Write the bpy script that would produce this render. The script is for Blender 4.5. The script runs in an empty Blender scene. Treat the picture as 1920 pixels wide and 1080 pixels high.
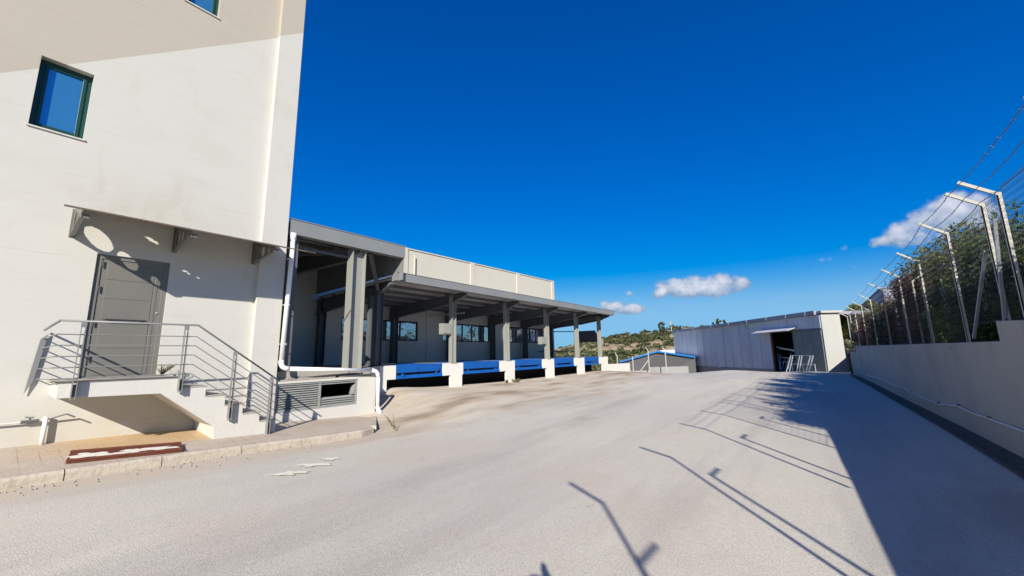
import bpy, math, random
import numpy as np
from mathutils import Vector, Matrix, noise
random.seed(7)
S = bpy.context.scene
COL = S.collection

# ------------------------------------------------------------------ camera, sky, sun, exposure
RX = Vector((0.79367, 0.60726, -0.01759))     # camera right in world axes (filled below)
F_PX = 737.0
def _basis():
    up = np.array([880-960., 540+3900., F_PX]); up /= np.linalg.norm(up)
    Y = np.array([1530-960., 540-652., F_PX]); Y -= Y.dot(up)*up; Y /= np.linalg.norm(Y)
    X = np.cross(Y, up); X = X if X[0] > 0 else -X
    return X, Y, up
bX, bY, bZ = _basis()
CAMZ = 1.70
M = Matrix(((bX[0], bX[1], -bX[2], 0.0), (bY[0], bY[1], -bY[2], 0.0), (bZ[0], bZ[1], -bZ[2], CAMZ), (0, 0, 0, 1)))
cd = bpy.data.cameras.new('camera'); cam = bpy.data.objects.new('camera', cd); COL.objects.link(cam)
cam.matrix_world = M; cd.sensor_width = 36.0; cd.lens = F_PX/1920*36; cd.clip_start = 0.05; cd.clip_end = 3000
S.camera = cam

SUN_EL = math.radians(27.7)
sdir = Vector((0.6*math.cos(SUN_EL), -0.8*math.cos(SUN_EL), math.sin(SUN_EL)))   # towards the sun
ld = bpy.data.lights.new('sun', 'SUN'); ld.energy = 4.5; ld.angle = math.radians(0.5); ld.color = (1.0, 0.93, 0.82)
lo = bpy.data.objects.new('sun', ld); COL.objects.link(lo); lo.rotation_euler = sdir.to_track_quat('Z', 'Y').to_euler()

W = bpy.data.worlds.new('World'); S.world = W; W.use_nodes = True
nt = W.node_tree; nt.nodes.clear()
def N(t, tree=None, **kw):
    n = (tree or nt).nodes.new(t)
    for k, v in kw.items(): setattr(n, k, v)
    return n
L = nt.links.new
out = N('ShaderNodeOutputWorld'); bg = N('ShaderNodeBackground'); sky = N('ShaderNodeTexSky', sky_type='NISHITA')
sky.sun_disc = False; sky.sun_elevation = SUN_EL; sky.sun_rotation = math.atan2(0.6, -0.8)
sky.altitude = 300; sky.air_density = 1.0; sky.dust_density = 0.1; sky.ozone_density = 4.0
bg.inputs['Strength'].default_value = 0.084
hsv = N('ShaderNodeHueSaturation'); hsv.inputs['Saturation'].default_value = 1.7; hsv.inputs['Hue'].default_value = 0.522; hsv.inputs['Value'].default_value = 1.31
gm = N('ShaderNodeGamma'); gm.inputs[1].default_value = 0.85; L(sky.outputs[0], gm.inputs[0]); L(gm.outputs[0], hsv.inputs['Color'])
# clouds: a few cumulus at fixed sky directions (azimuth/elevation), edges broken up with noise
tc = N('ShaderNodeTexCoord'); sep = N('ShaderNodeSeparateXYZ'); L(tc.outputs['Generated'], sep.inputs[0])
def mth(op, a, b=None, c=None, clamp=False, tree=None):
    n = N('ShaderNodeMath', tree, operation=op); n.use_clamp = clamp
    lk = (tree or nt).links.new
    for i, v in enumerate((a, b, c)):
        if v is None: continue
        if isinstance(v, (int, float)): n.inputs[i].default_value = v
        else: lk(v, n.inputs[i])
    return n.outputs[0]
az = mth('ARCTAN2', sep.outputs['X'], sep.outputs['Y'])
el = mth('ARCSINE', sep.outputs['Z'])
nz = N('ShaderNodeTexNoise'); nz.inputs['Scale'].default_value = 17; nz.inputs['Detail'].default_value = 9; nz.inputs['Roughness'].default_value = 0.6
L(tc.outputs['Generated'], nz.inputs['Vector'])
nz2 = N('ShaderNodeTexNoise'); nz2.inputs['Scale'].default_value = 50; nz2.inputs['Detail'].default_value = 6
L(tc.outputs['Generated'], nz2.inputs['Vector'])
def dir_of(px, py):
    c = np.array([px-960, 540-py, F_PX]); r = np.array([c @ bX, c @ bY, c @ bZ]); r /= np.linalg.norm(r)
    return math.atan2(r[0], r[1]), math.asin(r[2])
blobs = [  # centre px, py, half-width px, half-height px, strength
    (1262, 541, 44, 23, 1), (1300, 540, 62, 24, 1), (1352, 532, 60, 22, 1), (1390, 531, 28, 16, 0.9), (1240, 551, 22, 14, .9), (1330, 545, 70, 18, .9),
    (1150, 578, 30, 14, 1), (1180, 581, 36, 13, 1), (1135, 572, 18, 9, .8), (1181, 551, 15, 9, .75),
    (1790, 392, 66, 30, 1), (1835, 395, 40, 40, 1), (1690, 448, 60, 18, 1), (1755, 415, 80, 44, 1), (1700, 440, 62, 26, 1), (1800, 398, 62, 36, 1), (1660, 453, 44, 15, .9), (1842, 410, 46, 44, 1), (1740, 448, 90, 20, .9),
    (1581, 466, 13, 9, .55), (1540, 488, 26, 9, .3), (1545, 525, 26, 10, .25), (1560, 505, 50, 12, .16)]
dens = None; under = None
for (px, py, hw, hh, st) in blobs:
    a0, e0 = dir_of(px, py); a1, e1 = dir_of(px+hw, py); a2, e2 = dir_of(px, py-hh)
    wa = abs(a1-a0)*1.05; we = abs(e2-e0)*1.12
    da = mth('DIVIDE', mth('SUBTRACT', az, a0), wa); de = mth('DIVIDE', mth('SUBTRACT', el, e0), we)
    low = mth('LESS_THAN', de, 0.0)
    de2 = mth('MULTIPLY', de, mth('ADD', mth('MULTIPLY', low, 0.35), 1.0))
    d2 = mth('ADD', mth('MULTIPLY', da, da), mth('MULTIPLY', de2, de2))
    v = mth('MULTIPLY', mth('SUBTRACT', 1.0, d2), st*1.35)
    v = mth('MAXIMUM', v, -3.0)
    dens = v if dens is None else mth('MAXIMUM', dens, v)
    sh = mth('MULTIPLY', mth('MAXIMUM', mth('SUBTRACT', 1.0, d2), 0.0), mth('ADD', mth('MULTIPLY', de, .5), 0.5))
    under = sh if under is None else mth('MAXIMUM', under, sh)
nzc = mth('MULTIPLY', mth('SUBTRACT', nz.outputs[0], 0.5), 3.1)
nzd = mth('MULTIPLY', mth('SUBTRACT', nz2.outputs[0], 0.5), 1.1)
dn = mth('ADD', mth('ADD', dens, nzc), nzd)
ss = N('ShaderNodeMapRange', interpolation_type='SMOOTHSTEP'); L(dn, ss.inputs['Value'])
ss.inputs['From Min'].default_value = 0.12; ss.inputs['From Max'].default_value = 0.95
gate = N('ShaderNodeMapRange', interpolation_type='SMOOTHSTEP'); L(dens, gate.inputs['Value'])
gate.inputs['From Min'].default_value = -0.45; gate.inputs['From Max'].default_value = 0.25
mask = mth('MULTIPLY', mth('MULTIPLY', ss.outputs[0], gate.outputs[0]), 0.93)
lit = mth('ADD', mth('MULTIPLY', under, 1.05), mth('ADD', mth('MULTIPLY', nzc, 0.35), nzd), clamp=True)
cr = N('ShaderNodeValToRGB'); L(lit, cr.inputs[0])
cr.color_ramp.elements[0].position = 0.16; cr.color_ramp.elements[0].color = (1.9, 2.7, 4.0, 1)
cr.color_ramp.elements[1].position = 0.98; cr.color_ramp.elements[1].color = (6.6, 6.6, 7.2, 1)
mx = N('ShaderNodeMix', data_type='RGBA'); sc_ = N('ShaderNodeSeparateColor'); L(hsv.outputs[0], sc_.inputs[0]); cc_ = N('ShaderNodeCombineColor')
for i_, cap in enumerate((1.7, 4.0, 6.5)):
    q_ = mth('POWER', mth('ADD', mth('POWER', mth('DIVIDE', sc_.outputs[i_], cap), 5.0), 1.0), -1/5.); L(mth('MULTIPLY', sc_.outputs[i_], q_), cc_.inputs[i_])
L(mask, mx.inputs[0]); L(cc_.outputs[0], mx.inputs[6]); L(cr.outputs[0], mx.inputs[7])
L(mx.outputs[2], bg.inputs['Color']); L(bg.outputs[0], out.inputs[0])

S.view_settings.view_transform = 'Standard'; S.view_settings.look = 'None'; S.view_settings.gamma = 1.0
S.view_settings.use_curve_mapping = False; S.view_settings.exposure = 0.68
S.render.resolution_x = 1024; S.render.resolution_y = 576; S.render.resolution_percentage = 100
S.cycles.max_bounces = 8; S.cycles.diffuse_bounces = 4

# ------------------------------------------------------------------ materials
def mat(name, col, rough=0.8, metal=0.0, spec=0.3, layers=(), bump=0.0, bscale=20.0, bdetail=6, stretch=None):
    """layers: (colour, noise scale, from, to, amount, (sx,sy,sz)) mixed over the base in world-sized object coordinates"""
    m = bpy.data.materials.new(name); m.use_nodes = True; t = m.node_tree; b = t.nodes['Principled BSDF']
    b.inputs['Base Color'].default_value = (*col, 1); b.inputs['Roughness'].default_value = rough
    b.inputs['Metallic'].default_value = metal; b.inputs['Specular IOR Level'].default_value = spec
    lk = t.links.new
    co = t.nodes.new('ShaderNodeTexCoord').outputs['Object']
    cur = None
    for i, (c, sc, f0, f1, am, st) in enumerate(layers):
        mp = t.nodes.new('ShaderNodeMapping'); mp.inputs['Scale'].default_value = st; mp.inputs['Location'].default_value = (i*7.3, i*3.1, i*1.7); lk(co, mp.inputs[0])
        n = t.nodes.new('ShaderNodeTexNoise'); n.inputs['Scale'].default_value = sc; n.inputs['Detail'].default_value = 7; n.inputs['Roughness'].default_value = 0.62
        lk(mp.outputs[0], n.inputs['Vector'])
        r = t.nodes.new('ShaderNodeMapRange'); lk(n.outputs[0], r.inputs[0])
        r.inputs[1].default_value = f0; r.inputs[2].default_value = f1; r.inputs[4].default_value = am
        x = t.nodes.new('ShaderNodeMix'); x.data_type = 'RGBA'; lk(r.outputs[0], x.inputs[0])
        if cur is None: x.inputs[6].default_value = (*col, 1)
        else: lk(cur, x.inputs[6])
        x.inputs[7].default_value = (*c, 1); cur = x.outputs[2]
    if cur is not None: lk(cur, b.inputs['Base Color'])
    if bump:
        mp = t.nodes.new('ShaderNodeMapping'); mp.inputs['Scale'].default_value = stretch or (1, 1, 1); lk(co, mp.inputs[0])
        n = t.nodes.new('ShaderNodeTexNoise'); n.inputs['Scale'].default_value = bscale; n.inputs['Detail'].default_value = bdetail; lk(mp.outputs[0], n.inputs['Vector'])
        bp = t.nodes.new('ShaderNodeBump'); bp.inputs['Strength'].default_value = 1.0; bp.inputs['Distance'].default_value = bump
        lk(n.outputs[0], bp.inputs['Height']); lk(bp.outputs[0], b.inputs['Normal'])
    m['base'] = 1
    return m
def sock(m):    # colour feeding the base colour
    t = m.node_tree; b = t.nodes['Principled BSDF']; l = b.inputs['Base Color'].links
    return t, b, (l[0].from_socket if l else None)

# white plastered tower wall; upper part tinted beige above a slanted line; faint board marks
m_tower = mat('tower_plaster', (0.53, 0.52, 0.475), 0.85, layers=[
    ((0.46, 0.445, 0.40), 0.7, 0.52, 0.78, 0.5, (1, 1, 2.2)), ((0.42, 0.39, 0.33), 3.0, 0.60, 0.78, 0.4, (1, 1, 0.3)), ((0.46, 0.45, 0.42), 40, 0.55, 0.75, 0.35, (1, 1, 1))],
    bump=0.003, bscale=4, stretch=(1, 1, 4))
t, b, c = sock(m_tower); co = t.nodes.new('ShaderNodeTexCoord').outputs['Object']
sp = t.nodes.new('ShaderNodeSeparateXYZ'); t.links.new(co, sp.inputs[0])
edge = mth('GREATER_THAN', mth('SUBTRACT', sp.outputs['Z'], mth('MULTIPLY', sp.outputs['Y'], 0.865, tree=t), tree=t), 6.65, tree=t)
# horizontal shutter-board lines every ~0.45 m, broken up by noise
n1 = t.nodes.new('ShaderNodeTexNoise'); n1.inputs['Scale'].default_value = 1.3; t.links.new(co, n1.inputs['Vector'])
zz = mth('ADD', sp.outputs['Z'], mth('MULTIPLY', n1.outputs[0], 0.09, tree=t), tree=t)
fr = mth('FRACT', mth('DIVIDE', zz, 0.47, tree=t), tree=t)
ln = mth('LESS_THAN', mth('ABSOLUTE', mth('SUBTRACT', fr, 0.5, tree=t), tree=t), 0.013, tree=t)
n2 = t.nodes.new('ShaderNodeTexNoise'); n2.inputs['Scale'].default_value = 0.9; mpn = t.nodes.new('ShaderNodeMapping'); mpn.inputs['Scale'].default_value = (1, 1, 3); t.links.new(co, mpn.inputs[0]); t.links.new(mpn.outputs[0], n2.inputs['Vector'])
ln = mth('MULTIPLY', ln, mth('MULTIPLY', mth('SUBTRACT', n2.outputs[0], 0.47, tree=t), 3.0, clamp=True, tree=t), tree=t)
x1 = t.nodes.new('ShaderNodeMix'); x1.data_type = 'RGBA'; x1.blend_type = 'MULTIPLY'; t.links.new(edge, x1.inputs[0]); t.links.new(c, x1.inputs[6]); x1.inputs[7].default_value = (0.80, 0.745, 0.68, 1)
x2 = t.nodes.new('ShaderNodeMix'); x2.data_type = 'RGBA'; x2.blend_type = 'MULTIPLY'; t.links.new(ln, x2.inputs[0]); t.links.new(x1.outputs[2], x2.inputs[6]); x2.inputs[7].default_value = (0.8, 0.78, 0.74, 1)
def band(zlo, zhi, y0_, y1_, sc, am, colr, prev):
    m1 = t.nodes.new('ShaderNodeMapRange'); m1.interpolation_type = 'SMOOTHSTEP'; t.links.new(sp.outputs['Z'], m1.inputs[0]); m1.inputs[1].default_value = zhi; m1.inputs[2].default_value = zlo
    nn_ = t.nodes.new('ShaderNodeTexNoise'); nn_.inputs['Scale'].default_value = sc; nn_.inputs['Detail'].default_value = 8; nn_.inputs['Roughness'].default_value = .7; t.links.new(co, nn_.inputs['Vector'])
    fac = mth('MULTIPLY', m1.outputs[0], mth('MULTIPLY', mth('SUBTRACT', nn_.outputs[0], .36, tree=t), am, clamp=True, tree=t), tree=t)
    if y0_ is not None: fac = mth('MULTIPLY', fac, mth('MULTIPLY', mth('GREATER_THAN', sp.outputs['Z'], 4.2, tree=t), mth('SUBTRACT', 1.0, mth('ABSOLUTE', mth('DIVIDE', mth('SUBTRACT', sp.outputs['Y'], (y0_+y1_)/2, tree=t), (y1_-y0_)/2, tree=t), tree=t), clamp=True, tree=t), tree=t), tree=t)
    xb = t.nodes.new('ShaderNodeMix'); xb.data_type = 'RGBA'; xb.blend_type = 'MULTIPLY'; t.links.new(fac, xb.inputs[0]); t.links.new(prev, xb.inputs[6]); xb.inputs[7].default_value = (*colr, 1); return xb.outputs[2]
c_ = band(.35, 1.25, None, None, 2.5, 2.6, (.93, .87, .74), x2.outputs[2])
c_ = band(4.4, 5.3, -.4, 3.6, 3.2, 3.0, (.90, .86, .74), c_)
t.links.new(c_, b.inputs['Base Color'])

m_white = mat('white_plaster', (0.55, 0.54, 0.495), 0.85, layers=[((0.42, 0.39, 0.33), 1.6, 0.55, 0.8, 0.55, (1, 1, 0.5)), ((0.48, 0.46, 0.42), 25, 0.55, 0.8, 0.35, (1, 1, 1))], bump=0.004, bscale=14)
m_pier = mat('white_painted_concrete', (0.66, 0.645, 0.585), 0.8, layers=[((0.36, 0.28, 0.25), 3.2, 0.63, 0.78, 0.75, (1, 1, 1.3)), ((0.52, 0.5, 0.45), 14, 0.55, 0.75, 0.5, (1, 1, 1))], bump=0.006, bscale=18)
m_cream = mat('cream_cladding', (0.50, 0.475, 0.405), 0.8, layers=[((0.44, 0.41, 0.345), 0.8, 0.5, 0.8, 0.5, (1, 1, 0.4))], bump=0.003, bscale=8)
m_back = mat('warehouse_wall_plaster', (0.62, 0.60, 0.54), 0.85, layers=[((0.50, 0.47, 0.41), 0.7, 0.45, 0.8, 0.6, (1, 1, 0.6))], bump=0.003)
m_steel = mat('dark_grey_steel', (0.115, 0.122, 0.128), 0.5, spec=0.4, layers=[((0.075, 0.08, 0.09), 5, 0.45, 0.75, 0.7, (1, 1, 0.3)), ((0.20, 0.16, 0.12), 9, 0.68, 0.8, 0.5, (1, 1, 0.6))], bump=0.001)
m_colf = mat('grey_green_painted_steel', (0.27, 0.275, 0.25), 0.5, spec=0.4, layers=[((0.22, 0.225, 0.21), 4, 0.5, 0.8, 0.6, (1, 1, 0.25)), ((0.3, 0.2, 0.12), 12, 0.70, 0.8, 0.5, (1, 1, 1))], bump=0.001)
m_fascia = mat('grey_fascia_sheet', (0.215, 0.225, 0.225), 0.5, spec=0.4, layers=[((0.18, 0.19, 0.19), 1.2, 0.4, 0.7, 0.7, (1, 1, 1)), ((0.40, 0.40, 0.38), 2.6, 0.71, 0.74, 0.75, (1, 1, 2)), ((0.22, 0.20, 0.17), 3, 0.62, 0.8, 0.4, (1, .6, 2))], bump=0.002)
m_roof = mat('roof_sheet_underside', (0.45, 0.43, 0.40), 0.6, layers=[((0.30, 0.26, 0.22), 1.2, 0.45, 0.8, 0.7, (1, 1, 1))])
m_conc = mat('dusty_concrete', (0.36, 0.335, 0.29), 0.9, layers=[((0.24, 0.21, 0.17), 1.5, 0.5, 0.8, 0.6, (1, 1, 1)), ((0.45, 0.42, 0.36), 30, 0.5, 0.8, 0.5, (1, 1, 1))], bump=0.008, bscale=22)
m_grey_conc = mat('grey_blockwork', (0.27, 0.275, 0.27), 0.9, layers=[((0.17, 0.17, 0.17), 1.4, 0.5, 0.8, 0.6, (1, 1, 1))], bump=0.008, bscale=10)
m_blue = mat('blue_painted_steel', (0.003, 0.095, 0.38), 0.6, spec=0.25, layers=[((0.005, 0.04, 0.20), 3.5, 0.52, 0.75, 0.6, (1, 1, 1)), ((0.18, 0.15, 0.14), 9, 0.68, 0.78, 0.6, (1, 1, 1))])
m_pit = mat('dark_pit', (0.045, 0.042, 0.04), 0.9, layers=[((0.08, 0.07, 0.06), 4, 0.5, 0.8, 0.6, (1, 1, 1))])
m_rubber = mat('black_rubber', (0.02, 0.02, 0.02), 0.7)
m_pvc = mat('white_plastic_pipe', (0.80, 0.80, 0.78), 0.35, spec=0.5, layers=[((0.60, 0.57, 0.50), 3, 0.55, 0.8, 0.5, (1, 1, 1))])
m_door = mat('grey_painted_door', (0.165, 0.162, 0.143), 0.45, spec=0.4, layers=[((0.135, 0.13, 0.115), 2, 0.4, 0.8, 0.6, (1, 1, 0.5))], bump=0.0008)
m_black = mat('black_metal', (0.03, 0.03, 0.032), 0.4, spec=0.5)
m_rail = mat('grey_railing_paint', (0.20, 0.205, 0.20), 0.4, spec=0.5, layers=[((0.2, 0.2, 0.2), 8, 0.5, 0.8, 0.5, (1, 1, 1))])
m_canopy = mat('brown_canopy_sheet', (0.13, 0.10, 0.075), 0.6, layers=[((0.26, 0.17, 0.09), 6, 0.55, 0.75, 0.6, (1, 1, 1))])
m_green = mat('green_window_frame', (0.012, 0.055, 0.038), 0.35, spec=0.5)
m_navy = mat('dark_blue_window_frame', (0.010, 0.014, 0.04), 0.35, spec=0.5)
m_vent = mat('grey_green_louvre', (0.26, 0.275, 0.26), 0.5, spec=0.4, layers=[((0.18, 0.18, 0.165), 6, 0.5, 0.8, 0.6, (1, 1, 1)), ((0.3, 0.14, 0.06), 8, 0.7, 0.8, 0.7, (1, 1, 1))])
m_galv = mat('galvanised_sheet', (0.60, 0.61, 0.64), 0.5, metal=0.0, spec=0.5, layers=[((0.44, 0.46, 0.50), 0.9, 0.42, 0.70, 0.8, (1, 1, 0.15)), ((0.60, 0.62, 0.66), 1.8, 0.55, 0.78, 0.5, (1.4, 1.4, 0.12)), ((0.22, 0.24, 0.27), 3.5, 0.6, 0.8, 0.5, (1, 1, 0.2))], bump=0.002)
m_shroof = mat('blue_grey_gutter_sheet', (0.27, 0.29, 0.33), 0.5, layers=[((0.2, 0.22, 0.25), 2, .5, .8, .6, (1, 1, 1))])
m_shdoor = mat('dull_green_sheet_door', (0.15, 0.17, 0.165), 0.5, spec=0.4, layers=[((0.10, 0.115, 0.115), 0.8, 0.4, 0.7, 0.8, (1, 1, 0.5)), ((0.23, 0.25, 0.24), 0.9, 0.58, 0.72, 0.5, (1, 1, 0.7))], bump=0.02, bscale=1.2)
m_shwhite = mat('white_shed_cladding', (0.38, 0.38, 0.35), 0.6, layers=[((0.32, 0.32, 0.30), 1.5, 0.5, 0.8, 0.5, (1, 1, 0.4))])
m_alu = mat('bare_aluminium', (0.62, 0.64, 0.66), 0.35, metal=0.5, spec=0.5)
m_post = mat('whitewashed_angle_post', (0.44, 0.43, 0.385), 0.6, layers=[((0.42, 0.36, 0.27), 7, 0.55, 0.75, 0.6, (1, 1, 1)), ((0.26, 0.12, 0.06), 13, 0.68, 0.78, 0.7, (1, 1, 1))])
m_brace = mat('grey_steel_brace', (0.30, 0.32, 0.34), 0.5, metal=0.2)
m_wire = mat('galvanised_wire', (0.11, 0.115, 0.12), 0.5, metal=0.3)
m_rwall = mat('grey_rendered_wall', (0.40, 0.385, 0.335), 0.9, layers=[((0.26, 0.245, 0.215), 0.6, 0.45, 0.75, 0.7, (1, 1, 1)), ((0.20, 0.185, 0.16), 1.8, 0.60, 0.8, 0.5, (1, 1, 0.35)), ((0.42, 0.40, 0.36), 18, 0.55, 0.8, 0.4, (1, 1, 1))], bump=0.005, bscale=12)
m_moss = mat('damp_gutter_dirt', (0.10, 0.092, 0.072), 0.95, layers=[((0.05, 0.055, 0.035), 2.5, 0.45, 0.7, 0.8, (1, 1, 1)), ((0.2, 0.18, 0.14), 6, 0.6, 0.8, 0.6, (1, 1, 1))], bump=0.015, bscale=12)
m_cable = mat('grey_cable', (0.60, 0.59, 0.55), 0.6)
m_soil = mat('dry_soil', (0.20, 0.155, 0.10), 0.95, layers=[((0.10, 0.09, 0.05), 1.2, 0.45, 0.75, 0.8, (1, 1, 1))], bump=0.03, bscale=4)
m_bark = mat('bark', (0.12, 0.09, 0.06), 0.9, bump=0.01)
m_rust = mat('rust_red_tin', (0.125, 0.036, 0.02), 0.7, layers=[((0.09, 0.025, 0.015), 9, 0.45, 0.7, 0.7, (1, 1, 1))], bump=0.003)
m_splash = mat('dried_plaster', (0.72, 0.68, 0.58), 0.9, layers=[((0.55, 0.50, 0.42), 14, 0.5, 0.8, 0.6, (1, 1, 1))], bump=0.004)
m_dkgrey = mat('dark_grey_cladding', (0.085, 0.087, 0.095), 0.7)
m_skyblue = mat('bright_blue_trim', (0.006, 0.15, 0.42), 0.5)
m_whiteroof = mat('white_roof_sheet', (0.70, 0.71, 0.70), 0.6)
m_paleblue = mat('pale_rendered_house', (0.42, 0.46, 0.55), 0.8)

def leafmat(name, dark, light, dry=None):
    m = bpy.data.materials.new(name); m.use_nodes = True; t = m.node_tree; b = t.nodes['Principled BSDF']; lk = t.links.new
    co = t.nodes.new('ShaderNodeTexCoord').outputs['Object']
    n = t.nodes.new('ShaderNodeTexNoise'); n.inputs['Scale'].default_value = 2.2; n.inputs['Detail'].default_value = 5; lk(co, n.inputs['Vector'])
    r = t.nodes.new('ShaderNodeValToRGB'); lk(n.outputs[0], r.inputs[0])
    r.color_ramp.elements[0].position = 0.38; r.color_ramp.elements[0].color = (*dark, 1)
    r.color_ramp.elements[1].position = 0.62; r.color_ramp.elements[1].color = (*light, 1)
    cur = r.outputs[0]
    if dry:
        n2 = t.nodes.new('ShaderNodeTexNoise'); n2.inputs['Scale'].default_value = 0.9; n2.inputs['Detail'].default_value = 3; lk(co, n2.inputs['Vector'])
        r2 = t.nodes.new('ShaderNodeMapRange'); lk(n2.outputs[0], r2.inputs[0]); r2.inputs[1].default_value = 0.55; r2.inputs[2].default_value = 0.62
        x = t.nodes.new('ShaderNodeMix'); x.data_type = 'RGBA'; lk(r2.outputs[0], x.inputs[0]); lk(cur, x.inputs[6]); x.inputs[7].default_value = (*dry, 1); cur = x.outputs[2]
    lk(cur, b.inputs['Base Color']); b.inputs['Roughness'].default_value = 0.6; b.inputs['Specular IOR Level'].default_value = 0.25
    tr = t.nodes.new('ShaderNodeBsdfTranslucent'); lk(cur, tr.inputs[0]); ms = t.nodes.new('ShaderNodeMixShader'); ms.inputs[0].default_value = 0.3
    lk(b.outputs[0], ms.inputs[1]); lk(tr.outputs[0], ms.inputs[2]); lk(ms.outputs[0], t.nodes['Material Output'].inputs[0])
    return m
m_leaf = leafmat('cypress_foliage', (0.03, 0.055, 0.016), (0.11, 0.15, 0.04))
m_leafl = leafmat('light_foliage', (0.07, 0.10, 0.025), (0.24, 0.25, 0.08))
m_leafb = leafmat('dead_brown_foliage', (0.09, 0.045, 0.022), (0.20, 0.105, 0.05))
m_scrub = leafmat('hill_scrub', (0.045, 0.065, 0.026), (0.15, 0.165, 0.07))
m_dryleaf = leafmat('dry_weed', (0.22, 0.16, 0.08), (0.38, 0.3, 0.16))
m_weed = leafmat('green_weed', (0.12, 0.15, 0.04), (0.34, 0.32, 0.12))

def glass(name, col, rough=0.03):
    m = bpy.data.materials.new(name); m.use_nodes = True; b = m.node_tree.nodes['Principled BSDF']
    b.inputs['Base Color'].default_value = (*col, 1); b.inputs['Metallic'].default_value = 0.75; b.inputs['Roughness'].default_value = rough
    t = m.node_tree; co = t.nodes.new('ShaderNodeTexCoord').outputs['Object']; n = t.nodes.new('ShaderNodeTexNoise'); n.inputs['Scale'].default_value = 2.5; n.inputs['Detail'].default_value = 3; t.links.new(co, n.inputs['Vector'])
    bp = t.nodes.new('ShaderNodeBump'); bp.inputs['Distance'].default_value = 0.012; t.links.new(n.outputs[0], bp.inputs['Height']); t.links.new(bp.outputs[0], b.inputs['Normal'])
    return m
m_glassA = glass('blue_reflective_glass', (0.10, 0.42, 0.60)); m_glassB = glass('window_glass', (0.55, 0.6, 0.62), 0.02)

# asphalt: pale, dusty, speckled, with brown patches toward the docks and long tyre streaks
m_road = mat('pale_worn_asphalt', (0.59, 0.545, 0.44), 0.92, layers=[
    ((0.47, 0.45, 0.40), 0.16, 0.40, 0.62, 0.8, (1, 0.6, 1)),
    ((0.40, 0.37, 0.32), 0.45, 0.48, 0.66, 0.85, (1.8, 0.22, 1)),
    ((0.50, 0.42, 0.34), 0.38, 0.56, 0.66, 0.55, (1, 0.7, 1)),
    ((0.33, 0.275, 0.21), 0.30, 0.60, 0.68, 0.6, (1, 0.5, 1)),
    ((0.55, 0.52, 0.46), 0.7, 0.55, 0.75, 0.5, (1.8, 0.3, 1)),
    ((0.24, 0.23, 0.21), 85, 0.50, 0.66, 0.75, (1, 1, 1)),
    ((0.76, 0.72, 0.64), 100, 0.52, 0.66, 0.7, (1, 1, 1))], bump=0.004, bscale=70)
t, b, c = sock(m_road); co = t.nodes.new('ShaderNodeTexCoord').outputs['Object']
sp = t.nodes.new('ShaderNodeSeparateXYZ'); t.links.new(co, sp.inputs[0])
nw = t.nodes.new('ShaderNodeTexNoise'); nw.inputs['Scale'].default_value = 0.7; nw.inputs['Detail'].default_value = 8; nw.inputs['Roughness'].default_value = .65; mpw = t.nodes.new('ShaderNodeMapping'); mpw.inputs['Scale'].default_value = (1.4, .55, 1); t.links.new(co, mpw.inputs[0]); t.links.new(mpw.outputs[0], nw.inputs['Vector'])
apr = t.nodes.new('ShaderNodeMapRange'); apr.interpolation_type = 'SMOOTHSTEP'; t.links.new(mth('ADD', sp.outputs['X'], mth('MULTIPLY', nw.outputs[0], 5.0, tree=t), tree=t), apr.inputs[0])
apr.inputs[1].default_value = -3.6; apr.inputs[2].default_value = -6.2; apr.inputs[3].default_value = 0; apr.inputs[4].default_value = 0.85
# the brown dusty apron only lies beyond the kerb end
yg = t.nodes.new('ShaderNodeMapRange'); t.links.new(sp.outputs['Y'], yg.inputs[0]); yg.inputs[1].default_value = 4.5; yg.inputs[2].default_value = 6.5
nb = t.nodes.new('ShaderNodeTexNoise'); nb.inputs['Scale'].default_value = 1.1; nb.inputs['Detail'].default_value = 8; mpb = t.nodes.new('ShaderNodeMapping'); mpb.inputs['Scale'].default_value = (1.5, .45, 1); mpb.inputs['Location'].default_value = (5, 2, 0); t.links.new(co, mpb.inputs[0]); t.links.new(mpb.outputs[0], nb.inputs['Vector'])
rb = t.nodes.new('ShaderNodeValToRGB'); t.links.new(nb.outputs[0], rb.inputs[0])
rb.color_ramp.elements[0].position = .36; rb.color_ramp.elements[0].color = (.56, .50, .41, 1); rb.color_ramp.elements[1].position = .66; rb.color_ramp.elements[1].color = (.26, .19, .125, 1)
e2 = rb.color_ramp.elements.new(.52); e2.color = (.47, .385, .28, 1)
xx = t.nodes.new('ShaderNodeMix'); xx.data_type = 'RGBA'; t.links.new(mth('MULTIPLY', mth('MULTIPLY', apr.outputs[0], yg.outputs[0], tree=t), 0.95, tree=t), xx.inputs[0]); t.links.new(c, xx.inputs[6]); t.links.new(rb.outputs[0], xx.inputs[7])
dk_ = t.nodes.new('ShaderNodeMapRange'); dk_.interpolation_type = 'SMOOTHSTEP'; t.links.new(mth('ADD', sp.outputs['X'], mth('MULTIPLY', nw.outputs[0], 0.9, tree=t), tree=t), dk_.inputs[0]); dk_.inputs[1].default_value = -6.5; dk_.inputs[2].default_value = -7.25; dk_.inputs[3].default_value = 0; dk_.inputs[4].default_value = .75
xd = t.nodes.new('ShaderNodeMix'); xd.data_type = 'RGBA'; t.links.new(mth('MULTIPLY', dk_.outputs[0], mth('SUBTRACT', 1.0, yg.outputs[0], tree=t), tree=t), xd.inputs[0]); t.links.new(xx.outputs[2], xd.inputs[6]); xd.inputs[7].default_value = (.50, .42, .325, 1); xx = xd
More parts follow.
